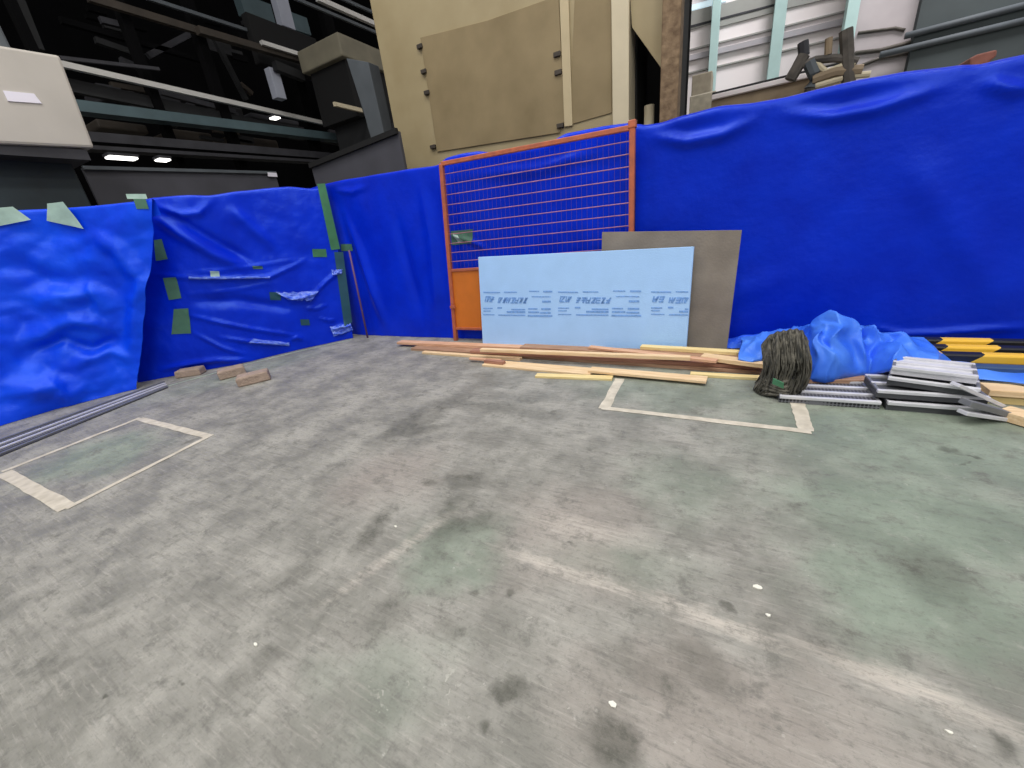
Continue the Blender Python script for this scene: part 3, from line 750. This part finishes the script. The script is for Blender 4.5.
# crumpled light blue tarp heap
def heap():
    prof = [(738, 340, 360), (752, 337, 362), (768, 334, 360), (788, 326, 364), (800, 321, 372), (810, 320, 381), (825, 320, 383), (848, 322, 379), (868, 330, 376), (890, 337, 371), (915, 343, 366), (935, 353, 366), (948, 362, 372), (975, 367, 379), (1010, 371, 382), (1060, 377, 389)]
    n = 210; mrows = 64; rows = []
    st = []
    for (x, yt, yb) in prof:
        zb = .16 if x > 880 else (.05 if x > 780 else .11)
        if x > 940: zb = .10
        f = gnd(x, yb, zb)
        bk = f.y + (.55 if x < 930 else .22); bk = min(bk, 3.62)
        yc = f.y + (bk - f.y) * .55
        vx = onY(x, yt, yc); st.append((x, f, bk, yc, max(vx.z, zb + .02), zb))
    def itp(u):
        k = u * (len(st) - 1); i = min(int(k), len(st) - 2); k -= i; A, B = st[i], st[i + 1]
        return A[1].lerp(B[1], k), A[2] + (B[2] - A[2]) * k, A[3] + (B[3] - A[3]) * k, A[4] + (B[4] - A[4]) * k, A[5] + (B[5] - A[5]) * k, A[0] + (B[0] - A[0]) * k
    for i in range(n + 1):
        f, bk, yc, zt, zb, px = itp(i / n); row = []
        dirv = V((f.x, f.y, 0)).normalized()
        for j in range(mrows + 1):
            v = j / mrows
            y = f.y + (bk - f.y) * v
            x = f.x + (dirv.x / dirv.y) * (y - f.y)
            c = math.sin(math.pi * min(1, v / 1.1)) ** .62
            z = zb + (zt - zb) * c
            amp = min(1, (zt - zb) / .25) * (math.sin(math.pi * v) ** .5 if 0 < v < 1 else 0)
            P = V((x * 3.1, y * 3.0 + 5, 1.0)); P2 = V((x * 5.5 + y * 4, y * 2.2 - x * 2, 4.0))
            P3 = V((x * 9 + z * 6, y * 6 - x * 3, 9)); fold = (1 - abs(noise.noise(P)) * 2.4) * .08 + (1 - abs(noise.noise(P2)) * 2.8) * .075 + (1 - abs(noise.noise(P3)) * 2.8) * .032
            z += amp * (fold - .10); yy = y + amp * .16 * (abs(noise.noise(P2 * 1.2)) - .2) + amp * .07 * (abs(noise.noise(P3)) - .2) - amp * .04 * (1 - v)
            x += amp * .08 * noise.noise(V((y * 6, z * 7, x * 3)))
            row.append(V((x, yy, max(z, .012))))
        rows.append(row)
    o = MB().grid(rows).build('tarp_heap', MT['heap'], smooth=True)
    sdv = o.modifiers.new('thickness', 'SOLIDIFY'); sdv.thickness = .004
    return tag(o, 'light blue crumpled tarp heaped on the pile between dark bundle and barriers', 'tarp')
heap()
# translucent blue fold lying on the floor behind the lumber
m_ = MB(); rows = []
for i in range(31):
    u = i / 30; row = []
    for j in range(13):
        v = j / 12; p = gnd(690 + 78 * u, 351 + 4 * u, .02); P = V((p.x * 6, v * 4, 2))
        x = p.x + v * .06; y = p.y + .03 + v * .15 ; z = .03 + .13 * u * math.sin(math.pi * v * .8 + .2) + .05 * abs(noise.noise(P)) + .05 * abs(noise.noise(V((p.x * 2, v * 9, 5))))
        row.append(V((x, y, z)))
    rows.append(row)
tag(m_.grid(rows).build('tarp_fold', tarp_mat('fold_blue', (56, 108, 240), (20, 66, 224), .3), smooth=True), 'blue tarp fold lying on the floor at the foot of the grey board', 'tarp')

# dark netting bundle: bent folded roll with strands
nb = empty('netting_bundle', gnd(782, 402), 'dark olive bundle of fibrous netting slumped at the right end of the lumber', 'bundle')
cx = gnd(775.5, 395); ux = V((.97, -.1, 0)).normalized(); uy = V((.1, .97, 0)).normalized()
prof = [(-.17, 0.01, .02), (-.20, .06, .04), (-.21, .16, .05), (-.215, .27, .05), (-.17, .345, .06), (-.06, .40, .08), (.0, .405, .15), (.03, .38, .24), (.05, .3, .30), (.06, .15, .34), (.06, .02, .36)]
rows = []
for i in range(49):
    t = i / 48; row = []
    for k in range(57):
        q = k / 56 * (len(prof) - 1); a = min(int(q), len(prof) - 2); q -= a
        dep, z, dummy = [prof[a][c] + (prof[a + 1][c] - prof[a][c]) * q for c in range(3)]
        # t across the width
        wx = (t - .5) * (.27 - .03 * z / .4) + .03 * math.sin(z * 9) + z * .04
        edge = 1 - abs(2 * t - 1) ** 4
        groove = .016 * math.sin(t * 46 + 2.2 * noise.noise(V((t * 3, z * 4, 0)))) + .022 * noise.noise(V((t * 9, z * 6, 3)))
        p = cx + ux * wx + uy * (dep * (.45 + .55 * edge) * .8 + .12 - groove)
        zz = z * (.80 + .20 * edge) * (.92 + .16 * t) + .5 * groove * (1 if z > .3 else 0)
        row.append(V((p.x, p.y, max(.005, zz))))
    rows.append(row)
MB().grid(rows).build('netting', MT['net'], nb, smooth=True)
st = MB(); rr = random.Random(3)
for i in range(46):
    t = rr.random(); pts = []
    for k in range(9):
        z = .02 + .37 * k / 8; wx = (t - .5) * (.27 - .03 * z / .4) + .03 * math.sin(z * 9) + z * .04 + rr.uniform(-.006, .006)
        dep = -.2 * .8 if z < .28 else -.2 * .8 + (z - .28) * 1.0
        edge = 1 - abs(2 * t - 1) ** 4
        p = cx + ux * wx + uy * (dep * (.45 + .55 * edge) + .10 + rr.uniform(-.008, .008)); pts.append(V((p.x, p.y, z * (.80 + .20 * edge) * (.92 + .16 * t))))
    st.tube(pts, rr.uniform(.003, .006), 5)
s_ = st.build('strands', MT['net'], nb, smooth=True); s_['kind'] = 'stuff'
for i in range(5):
    pts = []
    for k in range(25):
        an = math.pi * 2 * k / 24; pts.append(cx + ux * (.01 + (.125 - .01 * i) * math.cos(an)) + uy * ((.05 + .12 * math.sin(an))) + V((0, 0, .022 + .025 * i + .012 * math.sin(3 * an + i))))
    MB().tube(pts, .011, 7).build('loose_coil', MT['net'], nb, smooth=True)
g_ = cx + ux * -.03 + uy * -.125; pts = [g_ + V((0, 0, .13)), g_ + ux * .06 + V((0, -.01, .11)), g_ + ux * .055 + V((0, -.02, .15)), g_ + V((0, -.01, .17))]
gm = MB().prism([pts[0], pts[1], pts[2], pts[3]], (0, -.012, 0)).build('green_tag', mat('green_scrap', (86, 150, 112), .6), nb); gm['label'] = 'small green scrap caught in the netting'

# debris on the floor
def chip(px, py, r, label, m='paper'):
    c = gnd(px, py); rr = random.Random(px); n = 7
    b = [V((c.x + r * rr.uniform(.6, 1.2) * math.cos(6.283 * i / n), c.y + r * .55 * rr.uniform(.6, 1.2) * math.sin(6.283 * i / n), .001)) for i in range(n)]
    tag(MB().hexa(b, [p * 1.0 + V((0, 0, .004)) for p in b]).build('paper_scrap', MT[m]), label, 'scrap', 'pale scraps on the bare floor')
chip(758, 588, .016, 'pale scrap on the floor between the dark oil spots right of centre')
chip(396, 527, .010, 'tiny pale scrap on the worn floor just left of centre')
chip(256, 645, .011, 'tiny pale scrap on the floor at the lower left')
chip(613, 705, .012, 'pale scrap above the dark stain at the bottom centre')
chip(768, 616, .009, 'tiny pale scrap just below the larger pale scrap right of centre')
chip(949, 733, .008, 'tiny pale scrap at the lower right of the floor')

# ------------------------------------------------------------------ background: big beige machine
YM = 5.5
def my(px, py, Y=YM): return onY(px, py, Y)
bm_ = empty('machine_tower', (my(500, 100).x, YM, 0), 'tall beige steel machine tower behind the orange gate', 'machine')
xl = my(386, 85).x; xr = my(613, 60).x; ztop = 9.0
MB().box(xl, xr, YM, YM + 2.6, 0, ztop).build('tower_body', MT['beige'], bm_, bevel=.01)
def face(pts, m, name, th, Y=YM):
    P = [my(*p, Y) for p in pts]; return MB().prism(P, (0, -th, 0)).build(name, MT[m], bm_, bevel=.004)
face([(421, 38), (488, 21), (559, -4), (565, 121), (560, 133), (438, 152)], 'beiged', 'cover_sheet', .02)
face([(575, -4), (612, -4), (612, 113), (570, 125)], 'beiged', 'side_sheet', .012)
face([(560, -6), (569, -6), (573, 126), (565, 127)], 'seam', 'seam_strip', .025)
for (x, y) in ((421, 47), (428, 93), (434, 147), (558, 55), (559, 73), (561, 126), (425, 72)):
    c = my(x, y); MB().box(c.x - .045, c.x + .045, YM - .045, YM, c.z - .025, c.z + .025).build('bolt', MT['darkb'], bm_, bevel=.006)
x0 = my(613, 60).x; x1 = my(630, 60).x; MB().box(x0, x1, YM - .06, YM + .3, 0, ztop).build('corner_post', MT['cream'], bm_, bevel=.01)
# side opening with a sloping hood
P = [my(630, -8), my(668, -8), my(667, 76), my(632, 27)]
MB().prism(P, (0, .06, 0)).build('hood', MT['beige'], bm_)
xa, xb = my(630, 60).x, my(668, 60).x
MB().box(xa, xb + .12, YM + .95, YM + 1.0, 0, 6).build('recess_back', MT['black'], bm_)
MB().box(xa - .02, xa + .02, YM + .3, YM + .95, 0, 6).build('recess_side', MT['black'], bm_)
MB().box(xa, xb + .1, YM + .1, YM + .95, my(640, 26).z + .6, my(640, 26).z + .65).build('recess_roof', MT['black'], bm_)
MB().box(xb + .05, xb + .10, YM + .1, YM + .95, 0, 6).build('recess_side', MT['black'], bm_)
c = my(649, 115, YM + .4); MB().tube([(c.x, c.y, 0), (c.x, c.y, c.z + .1)], .06, 12).build('inner_pipe', MT['cream'], bm_, smooth=True)
x0 = my(663, 60, YM - .05).x; x1 = my(681, 60, YM - .05).x
tag(MB().box(x0, x1, YM - .2, YM + .05, 0, 9).build('steel_column', MT['rust'], bevel=.01), 'rough brown column right of the beige machine tower', 'column')

# ------------------------------------------------------------------ background: far right shed wall
YW = 15.0
def wp(px, py, Y=YW): return onY(px, py, Y)
xw0 = wp(676, 50).x; xw1 = wp(912, 10).x
tag(MB().box(xw0 - 9, xw1 + .2, YW, YW + .2, 0, 14).build('wall_back', MT['siding']), kind='structure')
def strip_wall(name, pix, m, th, label=None, cat=None, kind=None, Y=YW):
    o = MB().prism([onY(*p, Y) for p in pix], (0, -th, 0)).build(name, MT[m])
    return tag(o, label, cat, None, kind)
def zr(*p): return zc(660, 0, 5.12, *p)
strip_wall('trim_2', zr((60, 312), (1100, 62), (1100, 95), (60, 337)), 'band', .12, kind='structure')
strip_wall('trim_3', zr((60, 278), (1100, 20), (1100, 27), (60, 286)), 'gglass', .08, kind='structure')
strip_wall('trim_4', zr((60, 395), (1100, 150), (1100, 157), (60, 402)), 'gglass', .08, kind='structure')
strip_wall('window_1', zr((60, 60), (340, -20), (340, 8), (60, 85)), 'glass', .06, kind='structure')
strip_wall('window_2', zr((60, 90), (262, 35), (262, 125), (60, 180)), 'gglass', .06, kind='structure')
strip_wall('window_3', zr((305, 30), (590, -50), (590, 65), (305, 140)), 'gglass', .06, kind='structure')
strip_wall('window_4', zr((640, -20), (960, -110), (960, -25), (640, 48)), 'gglass', .06, kind='structure')
strip_wall('trim_5', zr((60, 160), (600, 22), (600, 32), (60, 172)), 'darkg', .08, kind='structure')
def column(px, w, py, lab, Y=YW - .3):
    c = onY(px, py, Y); c2 = onY(px + w, py, Y); tag(MB().box(c.x, c2.x, Y - .15, Y + .15, 0, 13).build('steel_column', MT['tealw'], bevel=.01), lab, 'column', 'pale teal columns of the shed wall')
column(710.5, 8, 40, 'pale teal column nearest the rough brown column on the white shed wall')
column(772, 12, 30, 'middle pale teal column on the white shed wall above the conveyor')
column(845, 12, 15, 'pale teal column on the white shed wall nearest the dark wall section', 13.2)
# grey then dark section further right
x0 = wp(855, 20, 13.5).x; x1 = wp(915, 20, 13.5).x
tag(MB().box(x0, x1, 13.5, 13.7, 0, 12).build('wall_back_grey', MT['greywall']), kind='structure')
tag(MB().box(x1, x1 + 14, 13.3, 13.5, 0, 14).build('wall_back_dark', MT['darkwall']), kind='structure')
for (p, q, m, lab) in (((880, 55), (1060, 12), 'strut', 'grey rail on the dark wall section, lower of the two'), ((905, 36), (1060, -4), 'strut', 'grey rail on the dark wall section, upper of the two')):
    a, b = onY(*p, 13.245), onY(*q, 13.245); tag(MB().tube([a, b], .06, 8).build('pipe', MT[m], smooth=True), lab, 'pipe')
for pts, r, lab in (([(858, 33), (895, 28), (905, 30)], .03, 'thin dark rail near the top of the grey wall section'), ([(855, 53), (880, 50), (915, 41)], .04, 'dark sagging cable across the grey wall section'), ([(850, 70), (880, 58), (915, 52)], .035, 'lowest dark pipe across the grey wall section')):
    tag(MB().tube([onY(*p, 13.47) for p in pts], r, 7).build('pipe', MT['scrap'], smooth=True), lab, 'pipe')
# conveyor and scrap machinery over the right tarp
YV = 9.0
cv = empty('conveyor', (onY(750, 90, YV).x, YV, 0), 'brown conveyor frame seen above the right tarp against the white wall', 'conveyor')
z1 = onY(752, 80, YV).z
a, b = onY(712, 92, YV), onY(856, 58, YV)
def cvb(dz0, dz1, yo, m, name):
    MB().prism([(a.x, YV + yo, a.z + dz0), (b.x, YV + yo, a.z + dz0), (b.x, YV + yo, a.z + dz1), (a.x, YV + yo, a.z + dz1)], (0, .6, 0)).build(name, MT[m], cv, bevel=.01)
pxm = (onY(752, 84, YV).z - onY(752, 94, YV).z) / 10
cvb(-3 * pxm, 0, .05, 'dark', 'belt'); cvb(-8 * pxm, -3 * pxm, .0, 'siding', 'side_rail'); cvb(-24 * pxm, -8 * pxm, .08, 'conv', 'frame')
for k in (.1, .5, .9):
    x = a.x + (b.x - a.x) * k; MB().box(x - .06, x + .06, YV + .1, YV + .5, 0, a.z - 24 * pxm).build('leg', MT['conv'], cv)
sm = empty('crusher_arm', (onY(805, 70, YV - .6).x, YV - .6, 0), 'dark jointed machine arm above the conveyor end', 'machine')
def arm(pts, r, name, m='scrap', Y=YV - .6):
    MB().tube([onY(*p, Y) for p in pts], r * 1.15, 8).build(name, MT[m], sm)
arm([(803, 42), (804, 56)], .06, 'cylinder', 'darkg'); arm([(804, 55), (797, 68), (790, 80)], .07, 'boom', 'scrap'); arm([(800, 66), (815, 60), (835, 58), (858, 61)], .045, 'jib', 'scrap')
arm([(829, 38), (828, 55)], .04, 'mast', 'conv'); arm([(809, 62), (814, 74), (810, 88)], .07, 'joint', 'strut'); arm([(815, 62), (826, 72), (842, 66), (855, 64)], .035, 'hose', 'cream')
arm([(812, 80), (835, 72), (862, 70)], .06, 'base_beam', 'conv'); arm([(815, 86), (850, 76), (870, 74)], .035, 'base_rail', 'cream')
arm([(810, 88), (812, 130)], .06, 'stand', 'scrap'); arm([(846, 30), (848, 70), (850, 120)], .07, 'rear_post', 'scrap')
bx0 = onY(692, 100, YV + 1)
tag(MB().box(onY(690, 95, YV + 1).x, onY(716, 95, YV + 1).x, YV + 1, YV + 1.6, 0, onY(704, 93, YV + 1).z).build('crate', mat('dull_cream', (206, 198, 180), .7), bevel=.02), 'cream coloured crate between the brown column and the conveyor', 'crate')
tag(MB().box(onY(692, 80, YV + 2).x, onY(712, 80, YV + 2).x, YV + 2, YV + 2.5, 0, onY(702, 73, YV + 2).z).build('cabinet', mat('khaki', (176, 166, 148), .7), bevel=.02), 'khaki cabinet standing behind the cream crate', 'cabinet')
tag(MB().prism([onY(*p, 8.5) for p in ((970, 58), (978, 54), (990, 51), (998, 49), (997, 56), (990, 61), (985, 400), (972, 400))], (0, .5, 0)).build('machine_cover', MT['red'], bevel=.02), 'rust red machine cover peeking over the right tarp', 'machine part')

# ------------------------------------------------------------------ background: dark hall on the left
gantry = empty('steel_gantry', (-10, 4, 0), 'dark steel gantry of long beams and handrails filling the hall behind the left tarps', 'gantry')
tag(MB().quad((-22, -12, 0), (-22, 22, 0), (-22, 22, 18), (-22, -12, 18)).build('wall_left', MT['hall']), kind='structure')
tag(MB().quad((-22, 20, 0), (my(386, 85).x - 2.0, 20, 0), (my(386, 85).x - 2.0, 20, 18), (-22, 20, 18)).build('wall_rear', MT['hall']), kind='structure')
XL = -10.0
def beam(pix, w, h, m, name, label, cat='beam', X=XL, y0=None, y1=None, group='steel beams in the dark hall'):
    P = [onX(*p, X) for p in pix]; z = sum(p.z for p in P) / len(P)
    if len(P) == 2: za, zb = P[0].z, P[1].z
    else: za = zb = z
    a = V((X, P[0].y, za)); b = V((X, P[-1].y, zb)); d = b - a
    a -= d * .02; b += d * .12
    o = MB().bar(a, b, w, h).build(name, MT[m], gantry)
    if m in ('rail', 'teal', 'darkb', 'strut'): o['label'] = label
    return o
beam([(56, 63), (385, 137)], .08, .09, 'rail', 'guard_rail', 'pale handrail running from the white enclosure toward the beige tower')
beam([(80, 108), (360, 141)], .3, .17, 'teal', 'steel_beam', 'dull teal beam below the pale handrail')
beam([(85, 138), (330, 157)], .3, .15, 'darkg', 'steel_beam', 'dark grey beam below the teal beam')
beam([(75, 148), (330, 163)], .3, .06, 'darkg', 'steel_beam', 'thin dark grey beam just above the lit ceiling lamps')
beam([(90, -2), (215, 36)], .1, .12, 'darkb', 'steel_beam', 'brownish beam high in the dark hall at upper left')
beam([(150, -1), (290, 44)], .06, .06, 'strut', 'pipe', 'thin grey pipe high in the hall left of the grey column')
beam([(200, 31), (300, 60)], .15, .12, 'darkb', 'steel_beam', 'dull brown beam crossing in front of the grey column', X=-9.6)
beam([(262, 43), (300, 55)], .1, .08, 'rail', 'pipe', 'short pale pipe beside the grey column', X=-9.5)
beam([(275, 66), (300, 76)], .15, .18, 'dark', 'steel_beam', 'dark beam under the short pale pipe', X=-9.5)
beam([(318, -1), (370, 22)], .1, .10, 'rail', 'pipe', 'brightest pale pipe at the top beside the beige tower', X=-9)
beam([(296, -1), (370, 30)], .06, .06, 'strut', 'pipe', 'grey pipe just below the brightest pipe beside the beige tower', X=-9)
beam([(336, -4), (372, 12)], .06, .06, 'strut', 'pipe', 'highest grey pipe at the top beside the beige tower', X=-9)
beam([(62, 58), (150, 68)], .05, .05, 'darkg', 'pipe', 'short dark pipe just above the left end of the pale handrail')
beam([(80, 88), (380, 150)], .12, .20, 'dark', 'steel_beam', 'dark beam between the pale handrail and the teal beam', X=-10.3)
beam([(240, 5), (300, 26)], .3, .45, 'teal', 'duct', 'dim teal duct behind the grey column at the top', X=-13)
# columns of the gantry
def post(pix, m, lab, X, z0=None, z1=None):
    p, q = onX(*pix[0], X), onX(*pix[1], X)
    o = MB().box(X - .1, X + .1, p.y, q.y, z0, z1).build('column', MT[m], gantry, bevel=.01)
    if lab: o['label'] = lab
post(((277, 14), (289, 14)), 'colw', 'pale grey upper column', -10.2, onX(284, 28, -10.2).z, 12)
post(((271, 84), (280, 84)), 'colw', 'pale grey lower column', -9.7, onX(278, 99, -9.7).z, onX(271, 69, -9.7).z)
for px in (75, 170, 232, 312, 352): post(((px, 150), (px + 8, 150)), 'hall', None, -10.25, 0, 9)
p, q = onX(286, 28, -9.9), onX(275, 68, -9.9)
MB().box(-10.05, -9.85, p.y - 1.0, p.y + .8, q.z, p.z).build('girder', MT['black'], gantry, bevel=.02)
for p, q, m in (((148, 56), (190, 34), 'darkg'), ((95, 40), (130, 52), 'dark'), ((120, 60), (140, 68), 'darkg'), ((240, 84), (252, 94), 'darkb'), ((100, 95), (240, 125), 'dark'), ((160, 92), (235, 112), 'darkg'), ((210, 30), (246, 100), 'dark'), ((20, 0), (40, 50), 'dark'), ((100, 20), (125, 26), 'darkg'), ((60, 20), (200, 60), 'hall')):
    MB().bar(onX(*p, -11), onX(*q, -11), .1, .1).build('brace', MT[m], gantry)
rr = random.Random(11)
for i in range(26):
    x = rr.uniform(85, 330); y = 66 + (x - 60) * .226 + rr.uniform(6, 40); ln_ = rr.uniform(12, 40)
    MB().bar(onX(x, y, -11.5), onX(x + ln_, y + ln_ * .17, -11.5), .1, rr.uniform(.05, .22)).build('dim_bar', MT[rr.choice(['darkg', 'dark', 'darkg', 'darkb'])], gantry)
for i in range(14):
    x = rr.uniform(70, 300); y = rr.uniform(2, 40) + (x - 60) * .1; ln_ = rr.uniform(15, 50)
    MB().bar(onX(x, y, -12.5), onX(x + ln_, y + ln_ * .26, -12.5), .1, rr.uniform(.05, .2)).build('dim_bar', MT[rr.choice(['dark', 'hall', 'dark'])], gantry)
for i, (x0, y0, x1, y1, m) in enumerate(((100, 84, 140, 104, 'darkg'), (150, 92, 185, 112, 'darkg'), (200, 100, 245, 118, 'dark'), (250, 112, 300, 126, 'darkg'), (95, 118, 150, 134, 'darkb'), (170, 128, 215, 144, 'darkb'), (230, 134, 280, 150, 'darkb'))):
    p, q = onX(x0, y0, -12), onX(x1, y1, -12)
    MB().box(-13, -12, p.y, q.y, q.z, p.z).build('housing', MT[m], gantry, bevel=.04)
# lamps
for (x, y, w, lab) in ((122, 158.5, .42, 'left long lit lamp below the dark grey beams'), (163, 160.5, .2, 'short lit lamp right of the long lit lamp'), (275, 118.5, .17, 'small lit lamp hanging above the teal beam')):
    c = onX(x, y, -9.4); r = empty('hall_lamp', c, lab, 'lamp', 'lit lamps in the dark hall')
    MB().box(c.x - .12, c.x + .12, c.y - w * .5, c.y + w * .5, c.z + .022, c.z + .06).build('housing', MT['darkg'], r)
    MB().box(c.x - .1, c.x + .1, c.y - w * .48, c.y + w * .48, c.z - .012, c.z + .022).build('diffuser', MT['lamp'], r, bevel=.02)
# dark grey sheet screens
X2 = -9.0
P = [onX(*p, X2) for p in ((82, 168), (275, 173))]; P += [V((X2, P[1].y, 0)), V((X2, P[0].y, 0))]
ps = MB().prism(P, (-.05, 0, 0)).build('sheet_screen', MT['panelg']); tag(ps, 'low dark grey sheet screen behind the left tarps', 'screen')
q0, q1 = onX(82, 168, X2), onX(275, 173, X2)
MB().bar(q0 + V((.03, 0, 0)), q1 + V((.03, 0, 0)), .05, .05).build('top_edge', MT['strut'], ps)
P = [onX(*p, X2 + .04) for p in ((267, 172.5), (276, 173), (277, 177), (268, 176.5))]
tag(MB().prism(P, (.02, 0, 0)).build('paper_label', MT['glaze']), 'small white label at the right end of the low grey screen', 'label')
Y2 = 5.0
P = [onY(*p, Y2) for p in ((311, 166), (398, 131))]; P += [V((P[1].x, Y2, 0)), V((P[0].x, Y2, 0))]
ps = MB().prism(P, (0, .05, 0)).build('sheet_screen', MT['panelg']); tag(ps, 'slanted topped dark grey sheet screen left of the beige tower', 'screen')
MB().bar(P[0] + V((0, -.02, 0)), P[1] + V((0, -.02, 0)), .05, .07).build('top_edge', MT['black'], ps)
# duct box with corner
YT = 8.0
c0 = onY(337, 31, YT); c1 = onY(296, 50, YT); zb = onY(337, 58, YT).z
xc = c0.x; yb = YT + 3
db = empty('duct_box', (xc, YT, 0), 'dull beige duct box jutting out left of the beige tower', 'duct')
MB().box(c1.x, xc, YT, yb, zb, c0.z).build('box', MT['tank'], db, bevel=.03)
MB().box(c1.x + .1, xc - .1, YT + .15, yb, zb - 1.1, zb - .002).build('lower_housing', MT['black'], db)
c = onY(336, 106, YT + .1); d = onY(368, 112, YT + .1)
MB().bar(onX(334, 104, xc), onX(368, 112, xc), .06, .08).build('ledge', MT['cream'], db)
MB().box(c1.x + .2, xc - .05, YT + .4, yb, 0, zb - 1.1).build('support', MT['dark'], db)
P = [onY(*p, 6.2) for p in ((346, 58), (368, 62), (386, 142), (374, 146))]; dd_ = P[2] - P[1]; P[2] = P[1] + dd_ * (P[1].z / -dd_.z); dd_ = P[3] - P[0]; P[3] = P[0] + dd_ * (P[0].z / -dd_.z)
tag(MB().prism(P, (0, .25, 0)).build('strut', MT['strut'], bevel=.01), 'slate grey slanting strut between duct box and beige tower', 'strut')
# white enclosure machine at far left
X3 = -7.2
me_ = empty('machine_enclosure', (X3 - .8, onX(30, 100, X3).y, 0), 'off white machine enclosure with dark base at the upper left', 'machine')
pr = onX(78, 100, X3); zt = onX(60, 55, X3).z; zb = onX(60, 146.5, X3).z
yy = pr.y
MB().prism([onX(-90, 30, X3), onX(60, 55, X3), onX(95, 148, X3), onX(-60, 141, X3)], (-1.6, 0, 0)).build('cover', MT['mwhite'], me_, bevel=.03)
MB().prism([onX(*p, X3 + .012) for p in ((3, 90.5), (34, 93.5), (42, 103.5), (8, 101))], (-.01, 0, 0)).build('pale_patch', MT['glaze'], me_)  # flat pale patch on the face of the cover
x3 = X3 - .35
MB().box(x3 - 1.2, x3, onX(-80, 170, x3).y, onX(75, 170, x3).y, 0, zb + .1).build('base_cabinet', MT['cab'], me_, bevel=.02)
MB().box(X3 - 1.5, X3 - .04, onX(-60, 150, X3).y, onX(88, 150, X3).y, zb - .12, zb - .005).build('skirt', MT['darkg'], me_)
P = [onX(*p, X3 - .9) for p in ((-12, 0), (2, 20), (9, 42), (-6, 40))]
tag(MB().box(X3 - 1.1, X3 - .9, P[0].y - .1, P[2].y, zt - .1, zt + 4).build('duct_pipe', MT['strut'], bevel=.03), 'slate pipe rising behind the off white enclosure at the top left corner', 'pipe')

# ------------------------------------------------------------------ light
W = bpy.data.worlds.new('world'); S.world = W; W.use_nodes = True
bg = W.node_tree.nodes['Background']; bg.inputs[0].default_value = (1.0, .99, .98, 1); bg.inputs[1].default_value = .42
def area(loc, sx, sy, power, col, rot=(0, 0, 0)):
    l = bpy.data.lights.new('ceiling_or_fill_light', 'AREA'); l.shape = 'RECTANGLE'; l.size = sx; l.size_y = sy; l.energy = power; l.color = col
    o = bpy.data.objects.new('ceiling_or_fill_light', l); COL.objects.link(o); o.location = loc; o.rotation_euler = rot; return o
for x in (-5, -1, 3):
    for y in (-1.5, 2.2):
        area((x, y, 8.5), .9, 2.2, 135, (1, .98, .94))
area((3, -4, 6), 5, 3, 220, (1, .98, .95), (math.radians(50), 0, math.radians(20)))  # added fill light behind the camera, not a ceiling fixture
area((4, 10.5, 10.5), 5, 3, 1000, (1, .98, .98), (math.radians(50), 0, 0))  # added light, tilted to brighten the far shed wall
area((-2, 1.5, 9), 3, 3, 60, (1, .97, .92), (math.radians(30), 0, 0))
S.view_settings.view_transform = 'Standard'; S.view_settings.look = 'None'; S.view_settings.exposure = 0; S.view_settings.gamma = 1
